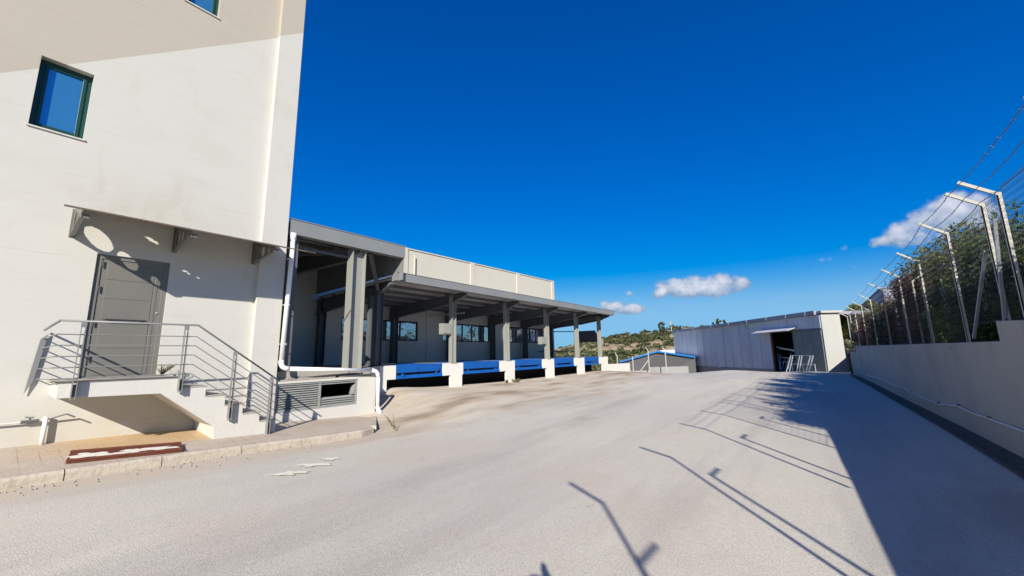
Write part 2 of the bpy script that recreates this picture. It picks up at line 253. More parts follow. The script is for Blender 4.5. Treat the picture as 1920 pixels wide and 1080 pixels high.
# cracks
vor = t.nodes.new('ShaderNodeTexVoronoi'); vor.feature = 'DISTANCE_TO_EDGE'; vor.inputs['Scale'].default_value = 1.6
nd = t.nodes.new('ShaderNodeTexNoise'); nd.inputs['Scale'].default_value = 3; t.links.new(co, nd.inputs['Vector'])
va = t.nodes.new('ShaderNodeVectorMath'); va.operation = 'ADD'; t.links.new(co, va.inputs[0]); t.links.new(nd.outputs['Color'], va.inputs[1]); t.links.new(va.outputs[0], vor.inputs['Vector'])
crk = mth('LESS_THAN', vor.outputs['Distance'], 0.011, tree=t)
crk = mth('MULTIPLY', crk, mth('MULTIPLY', mth('SUBTRACT', nw.outputs[0], 0.60, tree=t), 14.0, clamp=True, tree=t), tree=t)
xc = t.nodes.new('ShaderNodeMix'); xc.data_type = 'RGBA'; xc.blend_type = 'MULTIPLY'; t.links.new(mth('MULTIPLY', crk, 0.6, tree=t), xc.inputs[0]); t.links.new(xx.outputs[2], xc.inputs[6]); xc.inputs[7].default_value = (.45, .4, .35, 1)
t.links.new(xc.outputs[2], b.inputs['Base Color'])

# pavement: worn square slabs
m_pave = mat('worn_pavement_slabs', (0.47, 0.40, 0.32), 0.9, layers=[((0.36, 0.29, 0.22), 0.9, 0.45, 0.75, 0.7, (1, 1, 1)), ((0.52, 0.47, 0.40), 2.5, 0.52, 0.75, 0.6, (1, 1, 1)), ((0.24, 0.20, 0.16), 6, 0.62, 0.75, 0.5, (1, 1, 1)), ((.33, .29, .24), 45, .55, .7, .4, (1, 1, 1))], bump=0.008, bscale=25)
t, b, c = sock(m_pave); co = t.nodes.new('ShaderNodeTexCoord').outputs['Object']
br = t.nodes.new('ShaderNodeTexBrick'); t.links.new(co, br.inputs['Vector']); br.offset = 0.0; br.inputs['Scale'].default_value = 1.0
br.inputs['Brick Width'].default_value = 0.40; br.inputs['Row Height'].default_value = 0.20; br.inputs['Mortar Size'].default_value = 0.006; br.inputs['Mortar Smooth'].default_value = 0.3
nn = t.nodes.new('ShaderNodeTexNoise'); nn.inputs['Scale'].default_value = 1.2; t.links.new(co, nn.inputs['Vector'])
fm = mth('MULTIPLY', br.outputs['Fac'], mth('MULTIPLY', mth('SUBTRACT', nn.outputs[0], 0.35, tree=t), 2.6, clamp=True, tree=t), tree=t)
x = t.nodes.new('ShaderNodeMix'); x.data_type = 'RGBA'; x.blend_type = 'MULTIPLY'; t.links.new(fm, x.inputs[0]); t.links.new(c, x.inputs[6]); x.inputs[7].default_value = (0.62, 0.56, 0.5, 1)
sp = t.nodes.new('ShaderNodeSeparateXYZ'); t.links.new(co, sp.inputs[0])
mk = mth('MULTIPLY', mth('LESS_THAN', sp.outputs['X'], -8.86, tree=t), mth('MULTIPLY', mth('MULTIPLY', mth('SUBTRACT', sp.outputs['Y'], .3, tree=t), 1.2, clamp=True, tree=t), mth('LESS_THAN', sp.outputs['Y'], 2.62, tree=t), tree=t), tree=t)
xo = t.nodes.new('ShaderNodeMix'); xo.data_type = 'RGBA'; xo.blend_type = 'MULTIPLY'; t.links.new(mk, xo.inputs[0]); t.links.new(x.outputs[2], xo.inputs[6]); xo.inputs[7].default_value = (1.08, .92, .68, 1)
t.links.new(xo.outputs[2], b.inputs['Base Color'])
m_kerb = mat('worn_kerb_concrete', (0.44, 0.385, 0.31), 0.9, layers=[((0.28, 0.235, 0.18), 4, 0.5, 0.75, 0.7, (1, 1, 3)), ((0.52, 0.48, 0.41), 12, 0.5, 0.75, 0.5, (1, 1, 1))], bump=0.014, bscale=14)
# hillside
m_hill = mat('hillside_soil', (0.42, 0.31, 0.18), 0.95, layers=[((0.46, 0.34, 0.20), 0.03, 0.45, 0.6, 0.8, (1, 1, 1)), ((0.20, 0.20, 0.09), 0.05, 0.46, 0.60, 0.8, (1, 1, 1)), ((0.42, 0.22, 0.11), 0.025, 0.60, 0.66, 0.7, (1, 1, 1)), ((0.06, 0.08, 0.03), 0.35, 0.5, 0.62, 0.7, (1, 1, 1))], bump=0.5, bscale=.3)

# ------------------------------------------------------------------ mesh helpers
class MB:
    def __init__(s): s.v = []; s.f = []; s.mi = []; s.cur = 0
    def add(s, vs, fs):
        o = len(s.v); s.v += [tuple(p) for p in vs]
        for f in fs: s.f.append(tuple(o+i for i in f)); s.mi.append(s.cur)
        return s
    def box(s, x0, x1, y0, y1, z0, z1):
        return s.hexa([(x0, y0, z0), (x1, y0, z0), (x1, y1, z0), (x0, y1, z0), (x0, y0, z1), (x1, y0, z1), (x1, y1, z1), (x0, y1, z1)])
    def hexa(s, p):
        return s.add(p, [(3, 2, 1, 0), (4, 5, 6, 7), (0, 1, 5, 4), (1, 2, 6, 5), (2, 3, 7, 6), (3, 0, 4, 7)])
    def beam(s, a, b, w, h, up=(0, 0, 1)):
        a = Vector(a); b = Vector(b); d = (b-a).normalized(); u = Vector(up)
        if abs(d.dot(u)) > .98: u = Vector((1, 0, 0))
        r = d.cross(u).normalized(); u = r.cross(d).normalized(); r *= w/2; u *= h/2
        return s.hexa([a-r-u, a+r-u, b+r-u, b-r-u, a-r+u, a+r+u, b+r+u, b-r+u])
    def tube(s, pts, r, n=8, cap=True):
        pts = [Vector(p) for p in pts]; rings = []; m = len(pts)
        rr = r if isinstance(r, (list, tuple)) else [r]*m
        t0 = (pts[1]-pts[0]).normalized(); u = Vector((0, 0, 1)) if abs(t0.z) < .9 else Vector((1, 0, 0))
        for i, p in enumerate(pts):
            t = (pts[min(i+1, m-1)]-pts[max(i-1, 0)]).normalized()
            a = t.cross(u).normalized(); bb = a.cross(t).normalized(); u = bb
            rings.append([p+a*math.cos(2*math.pi*k/n)*rr[i]+bb*math.sin(2*math.pi*k/n)*rr[i] for k in range(n)])
        vs = [q for R in rings for q in R]; fs = []
        for i in range(m-1):
            for k in range(n):
                k2 = (k+1) % n; fs.append((i*n+k, i*n+k2, (i+1)*n+k2, (i+1)*n+k))
        if cap: fs.append(tuple(range(n-1, -1, -1))); fs.append(tuple((m-1)*n+k for k in range(n)))
        return s.add(vs, fs)
    def prism(s, poly, axis, a0, a1):
        """poly: 2D outline; axis 'x': (y,z), 'y': (x,z), 'z': (x,y); extruded a0..a1"""
        n = len(poly)
        def P(p, a):
            return (a, p[0], p[1]) if axis == 'x' else ((p[0], a, p[1]) if axis == 'y' else (p[0], p[1], a))
        vs = [P(p, a0) for p in poly]+[P(p, a1) for p in poly]
        fs = [tuple(range(n-1, -1, -1)), tuple(range(n, 2*n))]+[(i, (i+1) % n, n+(i+1) % n, n+i) for i in range(n)]
        return s.add(vs, fs)
    def build(s, name, m, parent=None, label=None, smooth=False, bevel=0, kind=None):
        me = bpy.data.meshes.new(name); me.from_pydata(s.v, [], s.f)
        ms = m if isinstance(m, (list, tuple)) else [m]
        for q in ms: me.materials.append(q)
        if len(ms) > 1: me.polygons.foreach_set('material_index', s.mi)
        import bmesh
        bm = bmesh.new(); bm.from_mesh(me)
        if len(s.f) < 60000: bmesh.ops.recalc_face_normals(bm, faces=bm.faces)
        bm.to_mesh(me); bm.free()
        if smooth: me.polygons.foreach_set('use_smooth', [True]*len(me.polygons))
        o = bpy.data.objects.new(name, me); COL.objects.link(o)
        if bevel:
            bv = o.modifiers.new('b', 'BEVEL'); bv.width = bevel; bv.segments = 2; bv.limit_method = 'ANGLE'
        if parent:
            o.parent = parent; o.matrix_parent_inverse = WI(parent)
        if label: o['label'] = label
        if kind: o['kind'] = kind
        return o
def WI(p):
    return Matrix.Identity(4) if p.parent else Matrix.Translation(p.location).inverted()
def thing(name, loc, label, cat, group=None):
    o = bpy.data.objects.new(name, None); COL.objects.link(o); o.location = loc; o.empty_display_size = .2
    o['label'] = label; o['category'] = cat
    if group: o['group'] = group
    return o
def tag(o, label, cat, group=None):
    o['label'] = label; o['category'] = cat
    if group: o['group'] = group
    return o
def grid_mesh(name, xs, ys, zf, m, kind='structure', parent=None, smooth=True):
    v = [(x, y, zf(x, y)) for y in ys for x in xs]; nx = len(xs); f = []
    for j in range(len(ys)-1):
        for i in range(nx-1): f.append((j*nx+i, j*nx+i+1, (j+1)*nx+i+1, (j+1)*nx+i))
    b = MB(); b.add(v, f); o = b.build(name, m, parent, smooth=smooth)
    if kind: o['kind'] = kind
    return o
lerp = lambda a, b, t: a+(b-a)*t
def wall_holes(b, x, y0, y1, z0, z1, holes, depth):
    """wall face at plane x facing +X with rectangular openings and reveals going to x-depth"""
    ys = sorted({y0, y1, *[h[0] for h in holes], *[h[1] for h in holes]}); zs = sorted({z0, z1, *[h[2] for h in holes], *[h[3] for h in holes]})
    for i in range(len(ys)-1):
        for j in range(len(zs)-1):
            yc = (ys[i]+ys[i+1])/2; zc = (zs[j]+zs[j+1])/2
            if any(h[0] < yc < h[1] and h[2] < zc < h[3] for h in holes): continue
            b.add([(x, ys[i], zs[j]), (x, ys[i+1], zs[j]), (x, ys[i+1], zs[j+1]), (x, ys[i], zs[j+1])], [(0, 1, 2, 3)])
    for (a, c, d, e) in holes:
        X = x-depth
        b.add([(x, a, d), (x, c, d), (X, c, d), (X, a, d)], [(0, 1, 2, 3)]); b.add([(x, a, e), (x, c, e), (X, c, e), (X, a, e)], [(3, 2, 1, 0)])
        b.add([(x, a, d), (x, a, e), (X, a, e), (X, a, d)], [(0, 1, 2, 3)]); b.add([(x, c, d), (x, c, e), (X, c, e), (X, c, d)], [(3, 2, 1, 0)])

# ------------------------------------------------------------------ ground heights (thin-plate through surveyed points)
CP = np.array([(0, 0, 0), (0, 5, 0), (-3, 3, 0), (-4, 8, .03), (2.3, -5, 0), (2.3, 9.4, 0), (2.3, 12.6, -.02), (2.3, 18.9, -.12), (2.0, 37.4, -.25), (.6, 41.8, -.27), (-1, 39.5, -.24), (-8.2, -6, .26),
    (-8, .3, .17), (-7.95, 3, .08), (-7.85, 5.3, 0), (-8.2, -13, .35), (0, -13, 0), (-10.2, 6.9, .26), (-10.75, 7.3, .42), (-11, 7.9, .60), (-11, 9.4, .53), (-11, 11.1, .48), (-11, 14.5, .43), (-11, 17.9, .44), (-11, 21.4, .455), (-11, 24.2, .48),
    (-11, 28.4, .2), (-8.9, 6.7, .12), (-9, 9, .38), (-8, 29.4, .1), (-5.6, 35, .1), (-2.8, 34, -.05), (-6, 20, .2), (-2, 20, 0), (-6, 12, .12),
    (-9, 34.5, -.25), (-13, 31, -.1), (-14, 38, -.9), (-9, 42, -.9), (-4.5, 44, -.6), (-1.5, 44, -.38), (-6, 47, -1.1), (-18, 40, -1.4), (4, 47, -.5)], float)
def tps(d): return np.where(d > 1e-9, d*d*np.log(d+1e-12), 0)
_D = tps(np.hypot(CP[:, None, 0]-CP[None, :, 0], CP[:, None, 1]-CP[None, :, 1])); _n = len(CP)
_P = np.c_[np.ones(_n), CP[:, :2]]
_A = np.block([[_D+np.eye(_n)*0.02, _P], [_P.T, np.zeros((3, 3))]])
_w = np.linalg.solve(_A, np.r_[CP[:, 2], 0, 0, 0])
def gz(x, y):
    d = tps(np.hypot(CP[:, 0]-x, CP[:, 1]-y)); return float(d @ _w[:_n]+_w[_n]+_w[_n+1]*x+_w[_n+2]*y)
xs = list(np.arange(-11.35, 2.26, 0.34))+[2.30]; ys = list(np.arange(-14, 44.3, 0.4))
yard = grid_mesh('road', xs, ys, lambda x, y: gz(x, y)+0.006*noise.noise(Vector((x*.8, y*.8, 0))), m_road)

# outer terrain: one sheet from under the yard to the far hill, reaching the horizon
def ridge(a):   # ridge height by azimuth (radians from +Y, + to the right)
    d = math.degrees(a)
    pts = [(-180, 4), (-60, 3), (-36, 2.5), (-29.8, 4.0), (-27.5, 7.2), (-24.5, 9.6), (-19.4, 12.4), (-16.6, 13.8), (-14.9, 14.6), (-12, 15.4), (-9.5, 14.0), (-5, 12), (0, 11), (20, 10), (60, 4), (180, 4)]
    for (p, q), (r, s) in zip(pts, pts[1:]):
        if p <= d <= r:
            t = (d-p)/(r-p); return lerp(q, s, t)
    return 6
def terr(r, a):
    x = r*math.sin(a); y = r*math.cos(a)
    if r < 50: z = -1.9
    elif r < 100: z = lerp(-1.9, -5, (r-50)/50)
    else:
        t = min(1, (r-100)/165.); z = lerp(-5, ridge(a), t**1.05)
        if r > 265: z = ridge(a)*max(-.2, 1-(r-265)/350.)
        k = min(1, (r-100)/60.)*(1 if r < 300 else .5)
        z += k*(1.6*noise.noise(Vector((x/28, y/28, 0)))+0.8*noise.noise(Vector((x/9, y/9, 3))))
    return z
rs = [0, 6, 15, 30, 45, 60, 75, 90]+list(range(100, 290, 5))+[300, 330, 370, 430, 520, 700, 1000, 1500]
az_s = [math.radians(a) for a in list(range(-180, -45, 5))+list(np.arange(-45, 12, .6))+list(range(12, 181, 6))]
v = []; f = []
for r in rs:
    for a in az_s: v.append((r*math.sin(a), r*math.cos(a), terr(r, a)))
na = len(az_s)
for i in range(len(rs)-1):
    for j in range(na-1): f.append((i*na+j, i*na+j+1, (i+1)*na+j+1, (i+1)*na+j))
b = MB(); b.add(v, f); terrain = b.build('hill', m_hill, smooth=True, kind='structure')

# neighbour's raised ground behind the right wall
b = MB(); b.box(2.50, 60, -14, 60, -2, 1.42); o = b.build('bank', m_soil, kind='structure')

# ------------------------------------------------------------------ pavement with kerb
def side_in(y):   # wall foot height
    return float(np.interp(y, [-14, -6, 0, 1.7, 4, 6.6], [.9, .62, .44, .40, .27, .11]))
def side_out(y): return gz(kx(y), y)+0.135
def kx(y): return float(np.interp(y, [-14, 0, 3, 5.0, 5.35], [-8.25, -8.02, -7.95, -7.86, -7.98]))
us = np.linspace(0, 1, 12); vs_ = list(np.arange(-14, 5.3, .3))+[5.35]
V = []; F = []
def pv(u, y):
    yo = y; yi = y if y < 3.8 else lerp(3.8, 6.55, (y-3.8)/(5.35-3.8))
    xo = kx(y)-0.13; xi = -9.9
    return (lerp(xo, xi, u), lerp(yo, yi, u), lerp(side_out(y), side_in(yi), u)+0.004*noise.noise(Vector((u*5, y*2, 1))))
for y in vs_:
    for u in us: V.append(pv(u, y))
n = len(us)
for j in range(len(vs_)-1):
    for i in range(n-1): F.append((j*n+i, (j+1)*n+i, (j+1)*n+i+1, j*n+i+1))
# closing edge at the far end
k0 = len(V)
for u in us: p = pv(u, 5.35); V.append((p[0], p[1]+.0, p[2]-.5))
for i in range(n-1): F.append(((len(vs_)-1)*n+i, k0+i, k0+i+1, (len(vs_)-1)*n+i+1))
b = MB(); b.add(V, F); b.build('pavement', m_pave, kind='structure')
# kerb stones, each a worn block set end to end
b = MB(); y = -13.8
while y < 5.3:
    ln_ = min(random.uniform(.85, 1.05), 5.36-y)
    if ln_ < .2: break
    y1 = y+ln_-0.012; segs = 7
    rows = []
    for k in range(segs+1):
        yy = lerp(y, y1, k/segs); xk = kx(yy); zt = side_out(yy)+.004; zb = gz(xk, yy)-.25
        w1 = .010*noise.noise(Vector((yy*3, 1, 0))); w2 = .008*noise.noise(Vector((yy*4, 7, 0)))
        rows.append([(xk-.135, yy, zb), (xk-.135, yy, zt+w2*.4), (xk-.03+w1, yy, zt+w2), (xk+.006+w1, yy, zt-.035+w2), (xk+.02+w1*.5, yy, zb)])
    vv = [p for R in rows for p in R]; ff = [(0, 1, 2, 3, 4), tuple(segs*5+q for q in (4, 3, 2, 1, 0))]
    for k in range(segs):
        for q in range(5): ff.append((k*5+q, k*5+(q+1) % 5, (k+1)*5+(q+1) % 5, (k+1)*5+q))
    b.add(vv, ff); y += ln_
# end return of the kerb, going back to the corner of the vent box
p0 = Vector(pv(0, 5.35)); p1 = Vector(pv(1, 5.35))
for i in range(2):
    a = p0.lerp(p1, i/2+.01)+Vector((0.0, 0.07, -.10)); c = p0.lerp(p1, (i+1)/2-.01)+Vector((0.0, 0.07, -.10)); b.beam(a, c, .13, .22)
b.build('kerb', m_kerb, kind='structure')

# ------------------------------------------------------------------ tower building
WX = -9.87
T = thing('tower_building', (-14, -4, 0), 'tall white plastered building with green framed windows and a slanting beige top', 'building')
winA = (-.08, .54, 5.557, 6.83); winB = (1.62, 2.22, 9.28, 10.55); dr = (.93, 1.93, 1.40, 3.57)
b = MB(); wall_holes(b, WX, -14, 3.44, -.5, 15.5, [winA, winB, dr], .16)
b.add([(WX, -14, -.5), (-20, -14, -.5), (-20, -14, 15.5), (WX, -14, 15.5)], [(0, 1, 2, 3)])
b.add([(WX, 3.44, -.5), (WX, 3.97, -.5), (-20, 3.97, -.5), (-20, 3.97, 15.5), (WX, 3.97, 15.5), (WX, 3.44, 15.5)], [(1, 2, 3, 4)])
b.add([(-20, -14, -.5), (-20, 3.97, -.5), (-20, 3.97, 15.5), (-20, -14, 15.5)], [(0, 1, 2, 3)])
b.add([(WX, -14, 15.5), (WX, 3.97, 15.5), (-20, 3.97, 15.5), (-20, -14, 15.5)], [(0, 1, 2, 3)])
b.build('wall', m_tower, T)
b = MB(); b.box(WX-.02, WX+.12, 3.44, 3.985, -.5, 15.6); b.build('corner_pilaster', m_tower, T, bevel=.008)
for wi, (a, c, d, e) in enumerate((winA, winB)):
    X = WX-.13
    b = MB(); w = .065
    b.box(X-.05, X, a, a+w, d, e); b.box(X-.05, X, c-w, c, d, e); b.box(X-.05, X, a+w, c-w, d, d+w); b.box(X-.05, X, a+w, c-w, e-w, e)
    b.box(X-.04, X+.018, a+w, a+w+.045, d+w, e-w); b.box(X-.04, X+.018, c-w-.045, c-w, d+w, e-w)
    b.box(X-.04, X+.018, a+w+.045, c-w-.045, d+w, d+w+.045); b.box(X-.04, X+.018, a+w+.045, c-w-.045, e-w-.045, e-w)
    wn = b.build('window', m_green, T, bevel=.004)
    b = MB(); b.box(X-.022, X-.014, a+w+.04, c-w-.04, d+w+.04, e-w-.04); b.build('pane', m_glassA, wn)
    b = MB(); b.box(X-.03, WX+.025, a-.02, c+.02, d-.022, d+.003); b.build('sill', m_white, wn)
# blind room behind the openings
b = MB(); b.box(WX-1.2, WX-.19, -1, 3.3, .5, 12); b.build('inner_wall', m_pit, T)
# door
a, c, d, e = dr; X = WX-.05
b = MB(); b.box(X-.05, X, a+.075, c-.075, d+.02, e-.075)
D = b.build('door', m_door, T)
b = MB()
b.box(X-.06, X+.016, a, a+.075, d, e); b.box(X-.06, X+.016, c-.075, c, d, e); b.box(X-.06, X+.016, a+.075, c-.075, e-.075, e); b.build('door_frame', m_door, D, bevel=.005)
b = MB(); ya = a+.16; yb = c-.14
for z0, z1 in ((d+.05, d+.50), (d+.515, d+1.0), (d+1.015, d+1.38), (d+1.395, d+1.72), (d+1.735, e-.16)): b.box(X, X+.006, ya, yb-.06, z0, z1)
b.box(X, X+.006, yb-.045, yb, d+.05, e-.16); b.build('door_panel', m_door, D, bevel=.003)
b = MB(); b.beam((X+.055, ya+.05, d+1.01), (X+.055, yb-.10, d+1.01), .025, .03); b.beam((X, ya+.12, d+1.01), (X+.055, ya+.12, d+1.01), .03, .02); b.beam((X, yb-.17, d+1.01), (X+.055, yb-.17, d+1.01), .03, .02)
b.build('handle', m_black, D, bevel=.004)
b = MB(); b.tube([(X, c-.105, d+1.18), (X+.02, c-.105, d+1.18)], .016, 10); b.build('lock', m_alu, D)
for z in (d+.35, d+.95, d+1.55, d+2.0):
    b = MB(); b.tube([(X+.03, a+.082, z-.06), (X+.03, a+.082, z+.06)], .011, 8); b.build('hinge', m_black, D)
# thin canopy sheet over the door with real holes in it
zc = lambda dx: 4.31-0.262*dx
def unproj(yw, zw):
    dx = (4.31-zw)/(.875+.262); return yw-1.3333*dx, dx
def hitw(px, py):
    cc = np.array([px-960, 540-py, F_PX]); r = np.array([cc @ bX, cc @ bY, cc @ bZ]); s = WX/r[0]; return r[1]*s, CAMZ+r[2]*s
holes = []
for (px, py, ry, rx, irr) in [(280, 446, .06, .03, .6), (287, 451, .06, .03, .6), (293, 455, .035, .02, .5), (348, 508, .045, .022, .6), (354, 512, .03, .014, .6), (372, 520, .03, .016, .5)]:
    yw, zw = hitw(px, py); yh, dx = unproj(yw, zw); holes.append((yh, dx, ry, rx, irr))
Wd = 1.20; ny = 300; nx_ = 104; y0c, y1c = .60, 3.80
V = []; F = []
for j in range(nx_+1):
    for i in range(ny+1):
        dx = Wd*j/nx_; yy = lerp(y0c, y1c, i/ny); V.append((WX+dx, yy, zc(dx)+.003*math.sin(yy*9)+(-.006*(1-abs(((yy-.63) % 1.4)-.7)/.7))))
for j in range(nx_):
    for i in range(ny):
        dx = Wd*(j+.5)/nx_; yy = lerp(y0c, y1c, (i+.5)/ny); cut = False
        for (yh, xh, ry, rx, irr) in holes:
            if ((yy-yh)/ry)**2+((dx-xh)/rx)**2 < 1+irr*2*noise.noise(Vector((yy*28, dx*28, 0))): cut = True; break
        if not cut: F.append((j*(ny+1)+i, j*(ny+1)+i+1, (j+1)*(ny+1)+i+1, (j+1)*(ny+1)+i))
b = MB(); b.add(V, F); DC = b.build('door_canopy', m_canopy, T)
sm = DC.modifiers.new('s', 'SOLIDIFY'); sm.thickness = .012
b = MB(); b.beam((WX+Wd, .40, zc(Wd)+.004), (WX+Wd, 3.97, zc(Wd)-.004), .02, .026); b.beam((WX+Wd-.01, 3.9, zc(Wd)), (WX+Wd-.01, 4.16, zc(Wd)-.005), .05, .012); b.build('canopy_edge', m_canopy, DC)
def plate(yy, polyf, holes, th=.012):
    # thin plate at y=yy in the XZ plane, cut on a fine grid: (bottom, top) by dx, with round holes
    V = []; F = []; idx = {}; st = .012; nxx = int(1.13/st); 
    def vid(i, k):
        dx = i*st; zb_, zt_ = polyf(dx); z = zb_+(zt_-zb_)*k/40
        if (i, k) not in idx: idx[(i, k)] = len(V); V.append((WX+dx, yy, z))
        return idx[(i, k)]
    for i in range(nxx):
        for k in range(40):
            dx = (i+.5)*st; zb_, zt_ = polyf(dx); z = zb_+(zt_-zb_)*(k+.5)/40
            if any(((dx-hx)/hr)**2+((z-hz)/hv)**2 < 1 for hx, hz, hr, hv in holes): continue
            F.append((vid(i, k), vid(i+1, k), vid(i+1, k+1), vid(i, k+1)))
    b = MB(); b.add(V, F); return b
hl = []
for (px, py, ry, rzz) in ((186, 448.5, .20, .165), (237.5, 487, .13, .115), (286, 522, .075, .075)):
    yw, zw = hitw(px, py); dx = (yw-.60)/1.3333; hl.append((dx, zw+.875*dx, ry/1.3333, rzz))
print('plate holes', hl)
for yy in (.60, 1.96, 3.35):
    b = plate(yy, lambda dx: (3.80+.075*dx, zc(dx)-.012), hl)
    o = b.build('bracket', m_door, DC); sm_ = o.modifiers.new('s', 'SOLIDIFY'); sm_.thickness = .012
    b = MB(); b.beam((WX, yy, 3.80), (WX+1.12, yy, 3.885), .055, .008); b.box(WX, WX+.01, yy-.04, yy+.04, 3.78, 4.28)
    b.box(WX+1.06, WX+1.12, yy+.01, yy+.08, 3.885, 3.95); b.build('bracket_flange', m_door, DC)
# light fitting strips beside the door etc. are not visible

# ------------------------------------------------------------------ staircase
SX = -8.77
ST = thing('concrete_staircase', (-9.3, 2.1, .35), 'white concrete steps with grey railing leading up to the grey door', 'staircase')
b = MB()
prof = [(.64, 1.40), (2.06, 1.38), (2.12, 1.21), (2.42, 1.21), (2.42, 1.03), (2.73, 1.03), (2.73, .84), (3.03, .84), (3.03, .65), (3.33, .65), (3.33, .47), (3.63, .47), (3.63, .1), (2.62, .1), (2.58, .50), (1.80, 1.14), (.64, 1.17)]
prof[2] = (2.06, 1.21); prof[3] = (2.42, 1.21)
b.prism([p for p in prof], 'x', WX+.002, SX); b.build('flight', m_white, ST, bevel=.006)
b = MB(); b.prism([(.60, 1.385), (2.0, 1.385), (2.0, 1.412), (.60, 1.412)], 'x', WX+.003, SX+.012); b.build('landing', m_conc, ST)
for i, (ya, zt) in enumerate([(2.06, 1.21), (2.42, 1.03), (2.73, .84), (3.03, .65), (3.33, .47)]):
    yb_ = [2.42, 2.73, 3.03, 3.33, 3.63][i]
    b = MB(); b.box(WX+.003, SX+.010, ya, yb_+.018, zt-.001, zt+.020); b.build('tread', m_conc, ST, bevel=.004)
    b = MB(); b.beam((SX-.10, ya+.012, zt+.02), (SX-.10, ya+.012, zt+.085), .012, .012); b.beam((SX-.10, ya+.012, zt+.085), (SX-.02, ya+.012, zt+.085), .012, .012); b.build('steel_lug', m_rust, ST)
RL = bpy.data.objects.new('railing', None); COL.objects.link(RL); RL.parent = ST; RL.matrix_parent_inverse = WI(ST); RL.location = (0, 0, 0)
RXX = -8.70
def part(b, name, m, parent, **k): return b.build(name, m, parent, **k)
def rz(y, h):   # rail line: level then parallel to the flight
    return (2.29 if y <= 2.19 else 2.29-(y-2.19)*.745)-h
kink = 2.19
def bar(h, r, y0=.60, y1=3.56):
    b = MB(); pts = [(RXX, y0, rz(y0, h)), (RXX, kink-h*.04, rz(kink, h)), (RXX, y1, rz(y1, h))]; b.tube(pts, r, 8); return b
bar(0, .016, .56, 3.62).build('handrail', m_rail, ST, smooth=True)
for h in (.20, .36, .52, .68, .84): bar(h, .0085, .55, 3.50).build('rail_bar', m_rail, ST)
def post(y, zf):
    b = MB(); zt = rz(y, 0)
    for dy in (-.022, .022):
        top = zt-.07-(.0 if dy < 0 else .03)
        b.prism([(RXX-.035, zf-.26), (RXX+.035, zf-.26), (RXX+.035, top-.06), (RXX+.012, top+.03), (RXX-.012, top+.03), (RXX-.035, top-.06)], 'y', y+dy-.004, y+dy+.004)
    b.box(RXX-.02, RXX+.02, y-.03, y+.03, zt-.09, zt-.015)
    b.box(SX-.0, RXX-.04, y-.026, y+.026, zf-.22, zf-.04)
    b.build('post', m_rail, ST)
post(.80, 1.40); post(2.03, 1.40); post(2.80, .84); post(3.47, .47)
# short return of the railing to the wall
b = MB(); b.tube([(RXX, .56, 2.29), (RXX-.12, .50, 2.23), (WX+.06, .48, 2.20)], .017, 8); b.build('handrail', m_rail, ST)
for h in (.20, .36, .52, .68, .84):
    b = MB(); b.tube([(RXX, .55, 2.29-h), (WX+.03, .48, 2.27-h)], .0085, 6); b.build('rail_bar', m_rail, ST)
b = MB(); b.prism([(.38, 1.20), (.455, 1.40), (.53, 2.14), (.455, 2.06)], 'x', WX+.03, WX+.042); b.build('end_plate', m_rail, ST)
bpy.data.objects.remove(RL)

# standpipe at the left
SP = thing('water_standpipe', (-9.8, .65, .42), 'short white standpipe with a side pipe low on the wall left of the steps', 'pipe')
b = MB(); b.tube([(-9.80, .65, .40), (-9.80, .65, .84)], .028, 12); b.build('upright_pipe', m_pvc, SP, smooth=True)
b = MB(); b.tube([(-9.80, .65, .79), (-9.81, .3, .785), (-9.81, -3, .84)], .014, 8); b.build('side_pipe', m_cable, SP)
b = MB(); b.tube([(-9.80, .40, .79), (-9.80, .58, .79)], .026, 8); b.tube([(-9.80, .49, .79), (-9.80, .49, .84)], .012, 6); b.tube([(-9.75, .52, .85), (-9.8, .44, .86)], .012, 6)
b.tube([(-9.8, .68, .80), (-9.74, .86, .86), (-9.72, .96, .80)], .013, 6); b.build('valve', m_steel, SP)

# rusty sheet-metal tray on the pavement
def sidez(x, y):
    u = (x-(kx(y)-.13))/(-9.9-(kx(y)-.13)); return lerp(side_out(y), side_in(y), max(0, min(1, u)))
RP = thing('rusty_tray', (-8.5, 1.45, .34), 'rust red metal strip streaked with dried plaster lying on the pavement', 'metal tray')
A = [(-8.42, .80), (-8.02, 1.98), (-8.62, 2.12), (-8.98, .92)]
A = [(-8.34, .80), (-8.12, 2.02), (-8.55, 2.10), (-8.86, .88)]
def tz(p, h): return (p[0], p[1], sidez(*p)+h)
b = MB(); b.hexa([tz(p, .008) for p in A]+[tz(p, .045) for p in A]); b.build('tray_base', m_rust, RP, bevel=.004)
b = MB()
for i in (0, 2):
    p, q = A[i], A[i+1]
    b.beam(tz(p, .052), tz(q, .052), .025, .03)
b.build('tray_rim', m_rust, RP, bevel=.004)
def blotch(cx, cy, rx, ry, ang, zf, seed, n=26, amp=.5):
    pts = []
    for k in range(n):
        a = 2*math.pi*k/n; r = 1+amp*noise.noise(Vector((math.cos(a)*2+seed, math.sin(a)*2, seed*3)))*2
        dx = math.cos(a)*rx*r; dy = math.sin(a)*ry*r; pts.append((cx+dx*math.cos(ang)-dy*math.sin(ang), cy+dx*math.sin(ang)+dy*math.cos(ang)))
    vv = [(cx, cy, zf(cx, cy))]+[(x, y, zf(x, y)) for x, y in pts]; return vv, [(0, k+1, (k+1) % n+1) for k in range(n)]
b = MB()
for (cx, cy, rx, ry, sd) in [(-8.52, 1.03, .22, .12, 1), (-8.38, 1.25, .30, .07, 4), (-8.42, 1.47, .15, .10, 2), (-8.38, 1.72, .30, .10, 3), (-8.25, 1.50, .25, .04, 6)]:
    vv, ff = blotch(cx, cy, rx, ry, 1.38, lambda x, y: sidez(x, y)+.050, sd); b.add(vv, ff)
b.build('plaster_crust', m_splash, RP)

